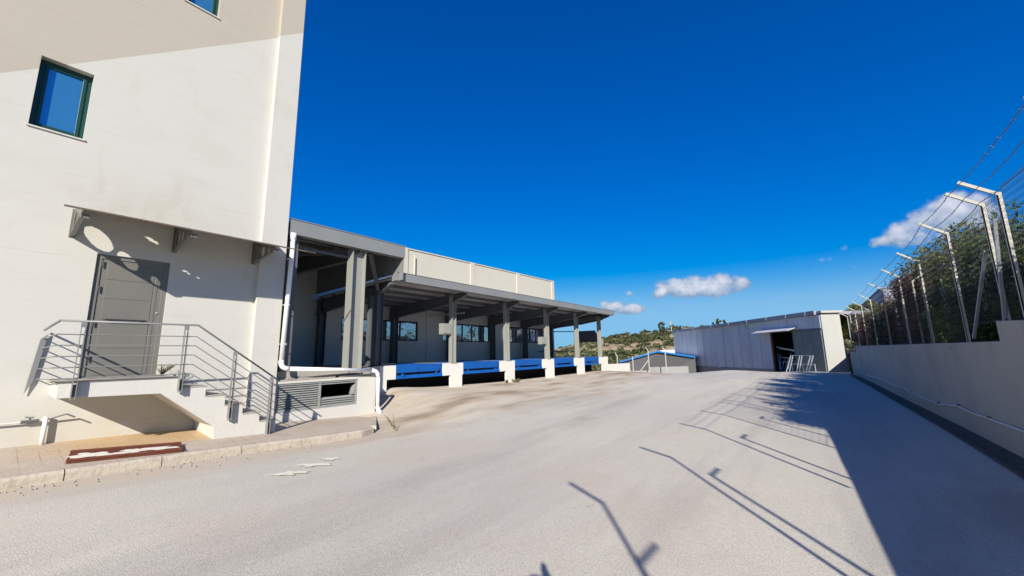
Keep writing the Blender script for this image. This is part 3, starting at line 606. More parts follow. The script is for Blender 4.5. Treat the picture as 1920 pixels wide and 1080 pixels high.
# pale plaster splashes on the road
for i, (px, py, rx, ry, sd) in enumerate([(545, 889, .20, .10, 1), (590, 873, .24, .09, 2), (620, 862, .18, .08, 3)]):
    cc = np.array([px-960, 540-py, F_PX]); r = np.array([cc @ bX, cc @ bY, cc @ bZ]); s = (CAMZ-.03)/-r[2]; cx, cy = r[0]*s, r[1]*s
    s = (CAMZ-gz(cx, cy))/-r[2]; cx, cy = r[0]*s, r[1]*s
    vv, ff = blotch(cx, cy, rx, ry, .9, lambda x, y: gz(x, y)+.014, sd+9, amp=.65); b = MB(); b.add(vv, ff)
    tag(b.build('plaster_splash', m_splash), ['pale dried plaster splash on the road, nearest the camera and leftmost', 'middle one of the pale plaster splashes near the kerb', 'pale plaster splash on the road closest to the drainpipe end'][i], 'plaster stain', 'plaster splashes on the road')

# ------------------------------------------------------------------ loading dock
DXF = -11.0
PZ = 1.37
LD = thing('loading_dock', (-12, 14, .5), 'raised concrete loading dock with white piers and a louvred end block', 'loading dock')
b = MB()
b.prism([(-15.3, 3.99), (-9.98, 3.99), (-9.98, 6.50), (-10.62, 6.70), (-11.02, 7.55), (-11.02, 24.9), (-15.3, 24.9)], 'z', PZ-.22, PZ); b.build('platform_slab', m_conc, LD)
# end block with vent opening
b = MB(); fx = -9.80; vy0, vy1, vz0, vz1 = 4.02, 6.04, .45, 1.10
wall_holes(b, fx, 3.985, 6.58, -.4, 1.165, [(vy0, vy1, vz0, vz1)], .14)
b.add([(fx, 6.58, -.4), (-10.6, 6.75, -.4), (-10.6, 6.75, 1.165), (fx, 6.58, 1.165)], [(0, 1, 2, 3)])
b.add([(fx, 3.985, 1.165), (fx, 6.58, 1.165), (-10.6, 6.75, 1.165), (-10.6, 3.985, 1.165)], [(0, 1, 2, 3)])
b.add([(-10.6, 6.75, -.4), (-11.02, 7.5, -.4), (-11.02, 7.5, PZ-.01), (-10.6, 6.75, PZ-.01)], [(0, 1, 2, 3)]); b.build('end_block', m_white, LD)
b = MB(); b.hexa([(-9.99, 4.0, 1.16), (-9.79, 4.0, 1.16), (-9.79, 5.4, 1.165), (-9.99, 5.4, 1.165), (-9.99, 4.0, 1.185), (-9.79, 4.0, 1.185), (-9.79, 5.4, 1.20), (-9.99, 5.4, 1.20)])
b.beam((-9.9, 4.5, 1.20), (-9.9, 6.1, 1.27), .16, .03); b.beam((-9.88, 5.5, 1.19), (-9.88, 6.5, 1.20), .18, .035); b.beam((-9.9, 4.25, 1.20), (-9.9, 4.45, 1.215), .1, .02); b.build('coping', m_conc, LD, bevel=.004)
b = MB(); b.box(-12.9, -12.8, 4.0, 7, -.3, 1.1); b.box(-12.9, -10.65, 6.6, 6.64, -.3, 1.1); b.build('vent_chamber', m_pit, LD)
# louvre
b = MB(); X0 = fx-.09; X1 = fx-.02
b.box(X0, X1, vy0, vy0+.04, vz0, vz1); b.box(X0, X1, vy1-.05, vy1, vz0, vz1); b.box(X0, X1, vy0+.04, vy1-.05, vz0, vz0+.04); b.box(X0, X1, vy0+.04, vy1-.05, vz1-.045, vz1); b.box(X0, X1, 5.01, 5.06, vz0+.04, vz1-.045)
VG = b.build('vent_grille', m_vent, LD, bevel=.003)
zs = np.arange(vz0+.065, vz1-.06, .052)
for side, (ya, yb_) in enumerate(((vy0+.04, 5.01), (5.06, vy1-.05))):
    for z in zs:
        if side == 1 and .70 < z < .985: continue
        b = MB(); b.hexa([(X0+.01, ya, z+.022), (X0+.01, yb_, z+.022), (X1-.004, yb_, z-.022), (X1-.004, ya, z-.022), (X0+.01, ya, z+.028), (X0+.01, yb_, z+.028), (X1-.004, yb_, z-.016), (X1-.004, ya, z-.016)])
        b.build('slat', m_vent, VG)
b = MB(); b.hexa([(X0-.1, 5.90, .70), (X0-.1, 5.98, .70), (X1, 5.985, .72), (X1, 5.88, .71), (X0-.1, 5.96, .95), (X0-.1, 5.99, .95), (X1, 5.987, .97), (X1, 5.97, .97)]); b.build('slat', m_vent, VG, label='bent loose slat at the hole edge')
# face, piers
ycol = [7.45, 10.75, 14.12, 17.52, 20.78, 23.88]
op = []   # (y0,y1) leveller, (y0,y1) pit opening
for k in range(5):
    c = ycol[k+1]
    op.append((c-2.58 if k else 8.12, c-.40, (c-2.80) if k else 7.80, c-.03))
op = []
for px0, px1, pp0, pp1 in ((742, 830, 725.4, 845), (868, 937, 866, 949), (965, 1017, 964.5, 1025), (1038.5, 1077, 1039, 1084), (1095.5, 1124, 1096, 1130)):
    q = []
    for px in (px0, px1, pp0, pp1):
        cc = np.array([px-960, 540-690., F_PX]); r = np.array([cc @ bX, cc @ bY]); q.append(r[1]/r[0]*DXF)
    op.append(q)
b = MB(); FX = -10.985
lip = PZ-.44
def quadx(b, x, y0, y1, z0, z1): b.box(x-.14, x, y0, y1, z0, z1)
pier_rng = []
edges = [7.5]+[e for q in op for e in (q[2], q[3])]+[24.75]
for i in range(0, len(edges)-1, 2):
    a_, c_ = edges[i], edges[i+1]
    pier_rng.append((a_, c_))
for i, (a_, c_) in enumerate(pier_rng):
    b = MB()
    b.box(FX-.10, FX, a_, c_, -.6, PZ+.003)
    # lintel parts beside the levellers
    if i < 5:
        q = op[i]; 
        if q[0]-q[2] > .02: b.box(FX-.098, FX-.0, c_, q[0], lip, PZ+.003)
    if i > 0:
        q = op[i-1]
        if q[3]-q[1] > .02: b.box(FX-.098, FX-.0, q[1], a_, lip, PZ+.003)
    b.build('pier', m_pier, LD)
# pit back wall
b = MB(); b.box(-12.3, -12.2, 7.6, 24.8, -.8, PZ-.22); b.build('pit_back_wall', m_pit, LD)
b = MB(); b.box(FX-.03, FX+.012, op[0][0]-.5, op[-1][1], PZ-.05, PZ-.046); 
# levellers
ordn = ['blue dock leveller in deep shade beside the drainpipe', 'widest sunlit blue dock leveller, second bay from the white tower', 'blue dock leveller in the middle bay of five', 'small looking blue dock leveller in the fourth bay, before the last', 'farthest blue dock leveller, next to the low white end wall']
for i, q in enumerate(op):
    y0, y1 = q[0]+.01, q[1]-.01
    DL = thing('dock_leveller', (-11.1, (y0+y1)/2, PZ), ordn[i], 'dock leveller', 'blue dock levellers along the loading dock')
    b = MB(); b.box(-12.9, FX-.10, y0, y1, PZ-.06, PZ+.012); b.build('deck_plate', m_blue, DL, bevel=.004)
    b = MB(); xx0 = FX+.01
    b.hexa([(FX-.06, y0+.05, PZ-.25), (FX-.02, y0+.05, PZ-.25), (FX-.02, y1-.05, PZ-.25), (FX-.06, y1-.05, PZ-.25), (FX-.05, y0+.05, PZ+.012), (FX+.02, y0+.05, PZ+.012), (FX+.02, y1-.05, PZ+.012), (FX-.05, y1-.05, PZ+.012)])
    b.build('lip', m_blue, DL, bevel=.006)
    b = MB(); b.box(FX-.22, FX-.01, y0, y1, lip+.0, lip+.11); b.box(FX-.2, FX-.03, y0, y0+.05, lip+.10, PZ-.0); b.box(FX-.2, FX-.03, y1-.05, y1, lip+.10, PZ-.0)
    b.build('pit_frame', m_blue, DL, bevel=.004)
    for yy in (y0+.28, y1-.28):
        b = MB(); b.box(FX-.08, FX+.02, yy-.02, yy+.02, lip+.09, lip+.16); b.build('lip_keeper', m_blue, DL)
    b = MB(); b.tube([(FX+.015, y1-.12, lip+.30), (FX+.015, y1-.30, lip+.14)], .010, 6); b.build('stay_rod', m_black, DL)
# low white end wall of the dock ramp
b = MB(); b.prism([(24.75, -.6), (28.6, -.6), (28.6, .80), (28.5, .83), (24.75, .87)], 'x', -11.25, -10.99)
tag(b.build('low_end_wall', m_pier, bevel=.01), 'low white wall continuing from the far end of the loading dock', 'wall')

# ------------------------------------------------------------------ warehouse behind the dock
BX = -15.2
WH = thing('warehouse', (-20, 14, 0), 'cream warehouse wall with long windows behind and above the dock canopy', 'building')
wins = [(8.55, 10.0), (10.05, 12.42), (14.02, 17.75), (18.9, 23.5)]
wins = [(8.5, 12.42), (14.02, 17.75), (18.95, 23.5)]
b = MB(); wall_holes(b, BX, 3.0, 25.0, 1.0, 5.6, [(a_, c_, 2.36+.0, 3.28+.04*i) for i, (a_, c_) in enumerate(wins)], .12)
b.add([(BX, 25, 0), (-34, 25, 0), (-34, 25, 5.6), (BX, 25, 5.6)], [(0, 1, 2, 3)])
b.add([(BX, 25, 0), (BX, 3, 0), (BX, 3, 1.0), (BX, 25, 1.0)], [(0, 1, 2, 3)])
for yy in (12.95, 18.1): b.box(BX-.01, BX+.035, yy-.03, yy+.03, 1.37, 5.0)
b.box(BX-.01, BX+.012, 3.0, 25.0, 2.02, 2.06)
b.build('wall', m_back, WH)
b = MB(); b.hexa([(-34, 3.0, 5.55), (BX+.03, 3.0, 5.55), (BX+.03, 25.05, 5.55), (-34, 25.05, 5.55), (-34, 3.0, 6.62), (BX+.03, 3.0, 6.62), (BX+.03, 25.05, 6.93), (-34, 25.05, 6.93)]); b.build('upper_wall', m_cream, WH)
b = MB(); b.hexa([(BX-.3, 3.0, 6.64), (BX+.07, 3.0, 6.64), (BX+.07, 25.1, 6.945), (BX-.3, 25.1, 6.945), (BX-.3, 3.0, 6.70), (BX+.07, 3.0, 6.70), (BX+.07, 25.1, 7.00), (BX-.3, 25.1, 7.00)]); b.build('parapet_capping', m_cream, WH)
for yy in (11.5, 16.2, 20.6, 24.95):
    b = MB(); b.box(BX+.03, BX+.09, yy-.16, yy+.16, 4.6, 6.70+(yy-3)*.0136); b.build('wall_pilaster', m_cream, WH)
b = MB(); b.tube([(BX+.15, 12.0, 6.5), (BX+.15, 12.0, 4.6)], .05, 8); b.build('downpipe', m_cream, WH)
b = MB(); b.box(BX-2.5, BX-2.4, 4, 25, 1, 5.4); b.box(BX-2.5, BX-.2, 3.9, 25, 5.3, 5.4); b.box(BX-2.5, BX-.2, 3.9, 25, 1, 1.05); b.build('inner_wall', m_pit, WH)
for i, (a_, c_) in enumerate(wins):
    z0, z1 = 2.36, 3.28+.04*i; X = BX-.05; w = .06
    n = [4, 5, 6][i]
    b = MB(); b.box(X-.05, X, a_, c_, z0, z0+w); b.box(X-.05, X, a_, c_, z1-w, z1)
    for k in range(n+1):
        yy = lerp(a_+w/2, c_-w/2, k/n); b.box(X-.048, X+.002, yy-w/2, yy+w/2, z0+w, z1-w)
    wn = b.build('window', m_navy, WH)
    for k in range(n):
        ya_ = lerp(a_+w/2, c_-w/2, k/n)+w/2; yb_ = lerp(a_+w/2, c_-w/2, (k+1)/n)-w/2
        tx = random.uniform(-.004, .004)
        b = MB(); b.add([(X-.03-tx, ya_, z0+w), (X-.03+tx, yb_, z0+w), (X-.028+tx, yb_, z1-w), (X-.032-tx, ya_, z1-w)], [(0, 1, 2, 3)]); b.build('pane', m_glassB, wn)
# unlit tube lamp on an arm
b = MB(); b.tube([(-14.6, 13.15, 3.62), (-13.0, 13.35, 3.62)], .035, 8); b.beam((-14.6, 13.15, 3.60), (-15.15, 13.1, 3.60), .04, .04)
tag(b.build('tube_lamp', m_cream), 'thin cream tube lamp on an arm inside the dock bay', 'lamp')

# ------------------------------------------------------------------ dock canopy
DCN = thing('dock_canopy', (-12.5, 14, PZ), 'long grey steel canopy on columns over the loading dock', 'canopy')
def ibeam_col(b, x, y, z0, z1, w, d, t=.014):   # flanges face +-Y, web in Y direction seen edge... flanges along X faces
    b.box(x-d/2, x-d/2+t, y-w/2, y+w/2, z0, z1); b.box(x+d/2-t, x+d/2, y-w/2, y+w/2, z0, z1); b.box(x-d/2+t, x+d/2-t, y-t/2, y+t/2, z0, z1)
def hcol(b, x, y, z0, z1, w, d, t=.014):        # web faces +X, flanges run along X at both Y ends
    b.box(x-d/2, x+d/2, y-w/2, y-w/2+t, z0, z1); b.box(x-d/2, x+d/2, y+w/2-t, y+w/2, z0, z1); b.box(x-t/2, x+t/2, y-w/2+t, y+w/2-t, z0, z1)
rafz = lambda x: 4.06+(x+10.0)*0.05     # top of rafters (falls slightly to the wall)
for i, y in enumerate(ycol):
    b = MB(); w = .30 if i else .34
    hcol(b, DXF-.10, y, PZ, 3.98, w*.68, .20)
    b.box(DXF-.28, DXF+.04, y-.17, y+.17, PZ+.001, PZ+.02)
    o = b.build('front_column', m_colf if i else m_steel, DCN)
    b = MB(); hcol(b, -14.85, y+.05, PZ, 3.9, .24, .26); b.build('back_column', m_steel, DCN)
    b = MB()   # rafter: tapered, deeper towards the wall
    yy = y
    b.prism([(-10.35, 3.92), (-10.35, 4.05), (-15.15, 3.82), (-15.15, 3.30), (-14.7, 3.30), (-13.9, 3.42), (-12.4, 3.52), (-11.05, 3.70)], 'y', yy-.012, yy+.012)
    for (xa, za, xb, zb) in ((-10.35, 4.05, -15.15, 3.82), (-10.35, 3.92, -11.05, 3.70), (-11.05, 3.70, -12.4, 3.52), (-12.4, 3.52, -13.9, 3.42), (-13.9, 3.42, -15.15, 3.30)): b.beam((xa, yy, za), (xb, yy, zb), .17, .014)
    b.build('rafter', m_steel, DCN)
# roof sheet and purlins
b = MB(); b.hexa([(-15.2, 7.5, 3.98), (-10.03, 7.5, 4.16), (-10.03, 23.97, 4.16), (-15.2, 23.97, 3.98), (-15.2, 7.5, 4.02), (-10.03, 7.5, 4.20), (-10.03, 23.97, 4.20), (-15.2, 23.97, 4.02)]); b.build('roof_sheet', m_roof, DCN)
for xx in (-10.5, -11.4, -12.3, -13.2, -14.1, -14.9):
    b = MB(); z = 4.05+(xx+10.35)*.048+.015; b.box(xx-.03, xx+.03, 7.46, 23.95, z, z+.10); b.build('purlin', m_steel, DCN)
b = MB(); b.box(-10.03, -10.0, 7.3, 23.97, 3.975, 4.235); b.box(-10.25, -10.031, 7.3, 23.97, 3.975, 3.99); b.box(-10.06, -9.985, 7.3, 23.985, 4.236, 4.25); b.build('fascia', m_fascia, DCN)
b = MB(); b.prism([(-10.03, 3.975), (-10.03, 4.235), (-15.2, 4.06), (-15.2, 3.80)], 'y', 23.955, 23.97); b.build('end_fascia', m_fascia, DCN)
b = MB(); b.box(-11.05, -10.85, 23.3, 24.0, 3.72, 3.95); b.build('gutter_box', m_steel, DCN)
# upper canopy section by the tower
b = MB(); b.box(-9.84, -9.80, 4.05, 7.44, 4.665, 5.03); b.box(-10.02, -9.841, 4.05, 7.44, 4.665, 4.68); b.box(-9.86, -9.785, 4.04, 7.455, 5.031, 5.05); b.build('upper_fascia', m_fascia, DCN)
b = MB(); b.prism([(-9.841, 3.99), (-9.841, 5.03), (-15.2, 5.2), (-15.2, 4.1), (-10.38, 4.22), (-10.38, 3.99)], 'y', 7.40, 7.43); b.build('upper_side_panel', m_fascia, DCN)
b = MB(); b.hexa([(-15.2, 4.05, 5.25), (-9.85, 4.05, 4.93), (-9.85, 7.40, 4.93), (-15.2, 7.40, 5.25), (-15.2, 4.05, 5.29), (-9.85, 4.05, 4.97), (-9.85, 7.40, 4.97), (-15.2, 7.40, 5.29)]); b.build('upper_roof_sheet', m_roof, DCN)
for xx in (-10.25, -10.9, -11.6, -12.4, -13.2, -14.1): 
    b = MB(); z = 4.93-(xx+9.85)*.06-.11; b.box(xx-.03, xx+.03, 4.06, 7.39, z, z+.10); b.build('purlin', m_steel, DCN)
for yy in (4.35, 6.02):
    b = MB(); b.prism([(-9.9, 4.66), (-9.9, 4.82), (-15.1, 5.12), (-15.1, 4.55), (-12, 4.52), (-10.3, 4.42)], 'y', yy-.012, yy+.012)
    b.beam((-9.9, yy, 4.82), (-15.1, yy, 5.12), .18, .014); b.beam((-10.3, yy, 4.42), (-15.1, yy, 4.55), .18, .014); b.build('rafter', m_steel, DCN)
# bracing
b = MB(); b.beam((-10.2, 4.35, 4.45), (-10.2, 5.9, 4.45), .06, .06); b.beam((-10.0, 5.95, 4.62), (-13, 4.4, 4.75), .09, .16); b.beam((-10.05, 6.4, 4.66), (-11.0, 7.35, 3.8), .10, .10); b.build('brace', m_steel, DCN)
# upper section columns
b = MB(); hcol(b, -10.05, 5.98, 1.15, 4.66, .40, .30, .016); b.build('front_column', m_colf, DCN, label='wide grey H-section column beside the white tower')
b = MB(); b.box(-10.25, -10.0, 4.13, 4.36, 1.15, 4.66); b.build('front_column', m_steel, DCN, label='dark boxed column hard against the tower')
b = MB(); b.box(-11.6, -11.45, 7.36, 7.5, PZ, 3.9); b.build('back_column', m_steel, DCN)
# junction boxes on the columns
for (y0, y1, z0, z1) in ((10.18, 10.62, 2.45, 2.86), (16.9, 17.36, 2.12, 2.5), (24.05, 24.3, 2.1, 2.55)):
    b = MB(); b.box(-11.25, -11.03, y0, y1, z0, z1); b.box(-11.02, -11.005, y0+.03, y1-.03, z0+.03, z1-.03); b.build('junction_box', m_colf, DCN, bevel=.01)
# rails closing the far end of the dock
GR = thing('dock_end_rail', (-14, 24.7, PZ), 'dark steel guard rail closing the far end of the loading dock', 'railing')
for z in (1.78, 3.12):
    b = MB(); b.beam((-15.1, 22.6, z), (-13.3, 24.6, z), .05, .06); b.build('rail', m_steel, GR)
b = MB(); b.beam((-13.3, 24.6, 1.37), (-13.3, 24.6, 3.15), .06, .06); b.build('upright', m_steel, GR)
b = MB(); b.prism([(-13.25, 2.35), (-11.75, 2.35), (-11.55, 2.55), (-11.95, 3.15), (-13.25, 3.15)], 'y', 24.95, 25.03); b.build('hanging_flap', m_dkgrey, GR)

# drainpipe
DP = thing('drainpipe', (-9.68, 4.1, 1.3), 'white plastic drainpipe running down, along and over the louvred block', 'pipe')
px_ = -9.66
b = MB(); b.tube([(-9.74, 4.11, 4.66), (-9.74, 4.11, 4.50)], .065, 12); b.build('outlet', m_pvc, DP, smooth=True)
pts = [(-9.72, 4.11, 4.48), (-9.70, 4.09, 4.42), (px_, 4.08, 4.30), (px_, 4.02, 1.62)]
b = MB(); b.tube(pts, .05, 14); b.build('downpipe', m_pvc, DP, smooth=True)
def arc(a_, c_, d_, n=6): # quadratic
    a_, c_, d_ = Vector(a_), Vector(c_), Vector(d_); return [(a_*(1-t)**2+c_*2*t*(1-t)+d_*t*t) for t in [k/n for k in range(n+1)]]
b = MB(); b.tube(arc((px_, 4.02, 1.63), (px_, 4.01, 1.45), (px_, 4.19, 1.44)), .056, 14); b.build('elbow', m_pvc, DP, smooth=True)
b = MB(); b.tube([(px_, 4.18, 1.44), (px_, 6.36, 1.305)], .05, 14); b.build('horizontal_pipe', m_pvc, DP, smooth=True)
b = MB(); b.tube(arc((px_, 6.34, 1.305), (px_, 6.53, 1.30), (px_, 6.55, 1.14)), .056, 14); b.build('elbow', m_pvc, DP, smooth=True)
b = MB(); b.tube([(px_, 6.55, 1.15), (px_+.01, 6.56, .32)], .05, 14); b.build('downpipe', m_pvc, DP, smooth=True)
b = MB(); b.tube(arc((px_+.01, 6.56, .34), (px_+.01, 6.56, .22), (px_+.10, 6.62, .17)), .056, 14); b.build('elbow', m_pvc, DP, smooth=True)
for z in (4.0, 2.9, 2.0): b = MB(); b.tube([(px_, 4.06, z-.012), (px_, 4.06, z+.012)], .057, 12); b.beam((px_, 4.0, z), (px_-.1, 4.0, z), .02, .02); b.build('clamp', m_cable, DP)

# ------------------------------------------------------------------ shed at the far end
d2 = Vector((-.581, .814, 0)); e2 = Vector((.814, .581, 0)); C0 = Vector((.591, 41.758, 0))
def sh(t_, u, z): return C0+d2*t_+e2*u+Vector((0, 0, z))
SHD = thing('metal_shed', (-8, 52, -.3), 'long corrugated grey metal shed with white end wall and open sliding door', 'shed')
def corr(b, t0, t1, z0f, z1f, u=0., pitch=.26, amp=.035):
    n = max(2, int((t1-t0)/pitch*6)); vs = []
    for k in range(n+1):
        tt = lerp(t0, t1, k/n); ph = (tt/pitch) % 1; h = amp*(0 if ph < .35 else (ph-.35)/.15 if ph < .5 else 1 if ph < .85 else 1-(ph-.85)/.15)
        vs += [sh(tt, u-h, z0f(tt)), sh(tt, u-h, z1f(tt))]
    b.add(vs, [(2*k, 2*k+2, 2*k+3, 2*k+1) for k in range(n)])
ztop = lambda t_: 4.42+t_*.006
zbot = lambda t_: -.30-t_*.012
b = MB(); corr(b, 7.0, 33.0, zbot, ztop); corr(b, 0.0, 7.0, lambda t_: 3.30, ztop)
b.add([sh(33, 0, -3), sh(33, 8, -3), sh(33, 8, 5), sh(33, 0, 4.6)], [(0, 1, 2, 3)]); b.add([sh(33, 8, -3), sh(0, 1.56, -1), sh(0, 1.56, 4.6), sh(33, 8, 5.0)], [(0, 1, 2, 3)])
b.build('wall', m_galv, SHD)
b = MB(); b.add([sh(0, 0, -.6), sh(0, 1.56, -.6), sh(0, 1.56, 4.60), sh(0, .8, 4.58), sh(0, .02, 4.45)], [(0, 1, 2, 3, 4)]); b.add([sh(.2, .05, -.6), sh(.2, 1.5, -.6), sh(.2, 1.5, 4.0), sh(.2, .05, 4.0)], [(0, 1, 2, 3)]); b.build('gable_wall', m_shwhite, SHD)
def shbox(b, t0, t1, u0, u1, z0, z1): b.hexa([sh(t0, u0, z0), sh(t1, u0, z0), sh(t1, u1, z0), sh(t0, u1, z0), sh(t0, u0, z1), sh(t1, u0, z1), sh(t1, u1, z1), sh(t0, u1, z1)])
def shbox2(b, t0, t1, u0, u1, za0, za1, zb0, zb1): b.hexa([sh(t0, u0, za0), sh(t1, u0, zb0), sh(t1, u1, zb0), sh(t0, u1, za0), sh(t0, u0, za1), sh(t1, u0, zb1), sh(t1, u1, zb1), sh(t0, u1, za1)])
for tt in np.arange(8.9, 33, 1.9):
    b = MB(); shbox2(b, tt-.03, tt+.03, -.050, -.036, zbot(tt), ztop(tt), zbot(tt), ztop(tt)); b.build('cladding_seam', m_galv, SHD)
b = MB(); shbox2(b, .3, 33.2, -.28, -.0, 4.46, 4.80, 4.56, 4.93); shbox2(b, .2, 33.2, 0.001, 7, 4.46, 4.70, 4.6, 5.0); RF = b.build('roof', m_shroof, SHD)
for tt in (1.4, 4.0, 7.0, 10.5, 14.5, 19, 24.5, 30.5): b = MB(); shbox(b, tt-.05, tt+.05, -.30, -.281, 4.40, 4.86); b.build('gutter_strap', m_galv, RF)
b = MB(); shbox(b, -.25, .3, -.1, 1.7, 4.56, 4.74); b.build('verge_trim', m_shwhite, SHD)
for tt in (4.4, 11.2): b = MB(); b.tube([sh(tt, -.06, 4.5), sh(tt, -.06, 3.9)], .05, 8); b.build('downspout', m_galv, SHD)
b = MB(); shbox2(b, 7.0, 33.1, -.06, .2, -2.2, -.34, -2.6, -.66); b.build('plinth', m_grey_conc, SHD)
b = MB(); shbox(b, 0.05, 3.62, -.09, -.05, -.38, 3.22)
for tt in (1.2, 2.4): shbox(b, tt-.01, tt+.01, -.105, -.091, -.38, 3.22)
SDR = b.build('sliding_door', m_shdoor, SHD)
for q0, q1 in ((.05, .11), (3.56, 3.62)): b = MB(); shbox(b, q0, q1, -.12, -.091, -.38, 3.22); b.build('door_edge', m_shdoor, SDR)
b = MB(); shbox(b, -.02, 7.2, -.12, -.03, 3.24, 3.32); b.build('door_track', m_steel, SHD)
b = MB(); b.hexa([sh(2.75, 0.0, 3.62), sh(8.5, 0.0, 3.62), sh(8.7, -1.0, 3.25), sh(2.9, -1.0, 3.25), sh(2.75, 0.0, 3.66), sh(8.5, 0, 3.66), sh(8.7, -1.0, 3.29), sh(2.9, -1.0, 3.29)]); b.build('awning', m_galv, SHD)
b = MB(); shbox(b, 6.75, 7.0, -.08, .05, -.45, 3.3); b.build('door_jamb', m_rust, SHD, label='rusty brown door jamb')
b = MB(); b.add([sh(0, 1.5, -.4), sh(0, 1.5, 4.4), sh(9, 3.2, 4.4), sh(9, 3.2, -.4)], [(0, 1, 2, 3)]); b.add([sh(9, 0.05, -.4), sh(9, 3.2, -.4), sh(9, 3.2, 4.4), sh(9, .05, 4.4)], [(0, 1, 2, 3)]); b.add([sh(0, 0.05, -.42), sh(0, 1.5, -.42), sh(9, 3.2, -.42), sh(9, .05, -.42)], [(0, 1, 2, 3)]); b.add([sh(0, 0.05, 4.4), sh(0, 1.5, 4.4), sh(9, 3.2, 4.4), sh(9, .05, 4.4)], [(0, 1, 2, 3)]); b.build('inner_wall', m_pit, SHD)
b = MB(); shbox(b, 17.9, 18.3, -.1, -.02, -.62, -.45); b.hexa([sh(12.2, -.03, -.42), sh(13.6, -.03, -.44), sh(13.3, -.12, -.36), sh(12.6, -.14, -.30), sh(12.2, -.02, -.40), sh(13.6, -.02, -.42), sh(13.3, -.11, -.34), sh(12.6, -.13, -.24)]); b.build('torn_sheet_edge', m_galv, SHD)

# aluminium frames leaning / standing in front
FR = thing('metal_rack', tuple(sh(3.8, -1.0, -.4)), 'bare aluminium slanted rack frames standing before the shed door', 'rack')
def shpx(px, u, z):     # point at depth u in front of the shed wall
    cc = np.array([px-960, 540-690., F_PX]); r = np.array([cc @ bX, cc @ bY]); o0 = C0+e2*u
    A_ = np.array([[r[0], -d2.x], [r[1], -d2.y]]); s0, t0_ = np.linalg.solve(A_, [o0.x, o0.y]); return Vector((r[0]*s0, r[1]*s0, z))
for p0_, p1_ in ((1473, 1486), (1479, 1490), (1492, 1503), (1497, 1507), (1509, 1523), (1514, 1528)):
    b = MB(); b.beam(shpx(p0_, -1.5, -.40), shpx(p1_, -.6, 1.05), .055, .055); b.build('slanted_post', m_alu, FR)
for (p, q) in ((shpx(1486, -.6, 1.05), shpx(1528, -.6, 1.05)), (shpx(1481, -.5, .30), shpx(1529, -.5, .30)), (shpx(1473, -1.5, -.38), shpx(1514, -1.5, -.38)), (shpx(1486, -.5, .30), shpx(1486, -.5, -.42)), (shpx(1506, -.5, .30), shpx(1506, -.5, -.42)), (shpx(1529, -.5, .36), shpx(1529, -.5, -.42)), (shpx(1481, -.5, .25), shpx(1476, -1.3, -.2))):
    b = MB(); b.beam(p, q, .045, .045); b.build('cross_bar', m_alu, FR)
IR = thing('metal_rack', tuple(sh(6, .5, -.4)), 'tangle of dark metal frames inside the open shed doorway', 'rack')
random.seed(3)
for k in range(9):
    t0 = random.uniform(4.1, 6.5); b = MB(); b.beam(sh(t0, random.uniform(-.2, .6), -.38), sh(t0+random.uniform(-1.2, 1.2), random.uniform(.3, 1.0), random.uniform(.5, 1.7)), .04, .04); b.build('frame_bar', m_alu, IR)
for k in range(5):
    z = random.uniform(.3, 1.5); b = MB(); b.beam(sh(4.2, random.uniform(0, .6), z), sh(6.5, random.uniform(0, .6), z+random.uniform(-.5, .5)), .035, .035); b.build('frame_bar', m_alu, IR)

# ------------------------------------------------------------------ far left: fence, low wall, blue-trimmed shed
def unp(px, py, dist):
    cc = np.array([px-960, 540-py, F_PX]); r = np.array([cc @ bX, cc @ bY, cc @ bZ]); r = r/np.hypot(r[0], r[1])*dist; return Vector((r[0], r[1], r[2]+CAMZ))
FF = thing('wire_fence', tuple(unp(1217, 697, 38)), 'thin fence posts with angled tops in front of the blue trimmed shed', 'fence')
for (top, kn, bs) in (((1153, 661), (1157, 667), (1160, 700)), (None, (1186, 668), (1188, 700)), ((1210, 651), (1215, 657), (1217, 689)), ((1242, 651), (1247, 657), (1249.6, 689))):
    k = unp(*kn, 37.7); f_ = unp(*bs, 37.7); f_.x, f_.y = k.x, k.y
    b = MB(); b.beam(f_-Vector((0, 0, .4)), k, .07, .07)
    if top: b.beam(k, unp(*top, 37.7), .06, .06)
    b.build('post', m_post, FF)
b = MB(); k = unp(1215, 676, 37.7); b.beam(k, unp(1199, 698, 37.7), .06, .06); b.build('brace', m_post, FF)
a_ = unp(1217, 688.5, 38.5); c_ = unp(1290, 687.5, 40.5)
b = MB(); b.hexa([(a_.x, a_.y, -2), (c_.x, c_.y, -2), (c_.x, c_.y+.25, -2), (a_.x, a_.y+.25, -2), (a_.x, a_.y, a_.z), (c_.x, c_.y, a_.z), (c_.x, c_.y+.25, a_.z), (a_.x, a_.y+.25, a_.z)])
tag(b.build('low_boundary_wall', m_grey_conc), 'low grey wall under the far fence, left of the metal shed', 'wall')
a_ = unp(1140, 696.8, 36.5); c_ = unp(1217, 696.8, 38.4)
b = MB(); b.hexa([(a_.x, a_.y, -2), (c_.x, c_.y, -2), (c_.x, c_.y+.25, -2), (a_.x, a_.y+.25, -2), (a_.x, a_.y, a_.z), (c_.x, c_.y, a_.z), (c_.x, c_.y+.25, a_.z), (a_.x, a_.y+.25, a_.z)])
tag(b.build('low_kerb_wall', m_conc), 'very low concrete kerb wall at the far edge of the yard', 'wall')
BS = thing('blue_trimmed_shed', (-18, 57, -4), 'low dark grey industrial building with bright blue roof trim', 'building')
l = unp(1163, 677, 60); p = unp(1233, 657.5, 60); r_ = unp(1303, 668, 62); bk = Vector((-.3, .95, 0))*22
def V2(v_, z): return Vector((v_.x, v_.y, z))
b = MB(); pr = [V2(l, -5), V2(r_, -5), V2(r_, r_.z-.25), V2(p, p.z-.25), V2(l, l.z-.25)]
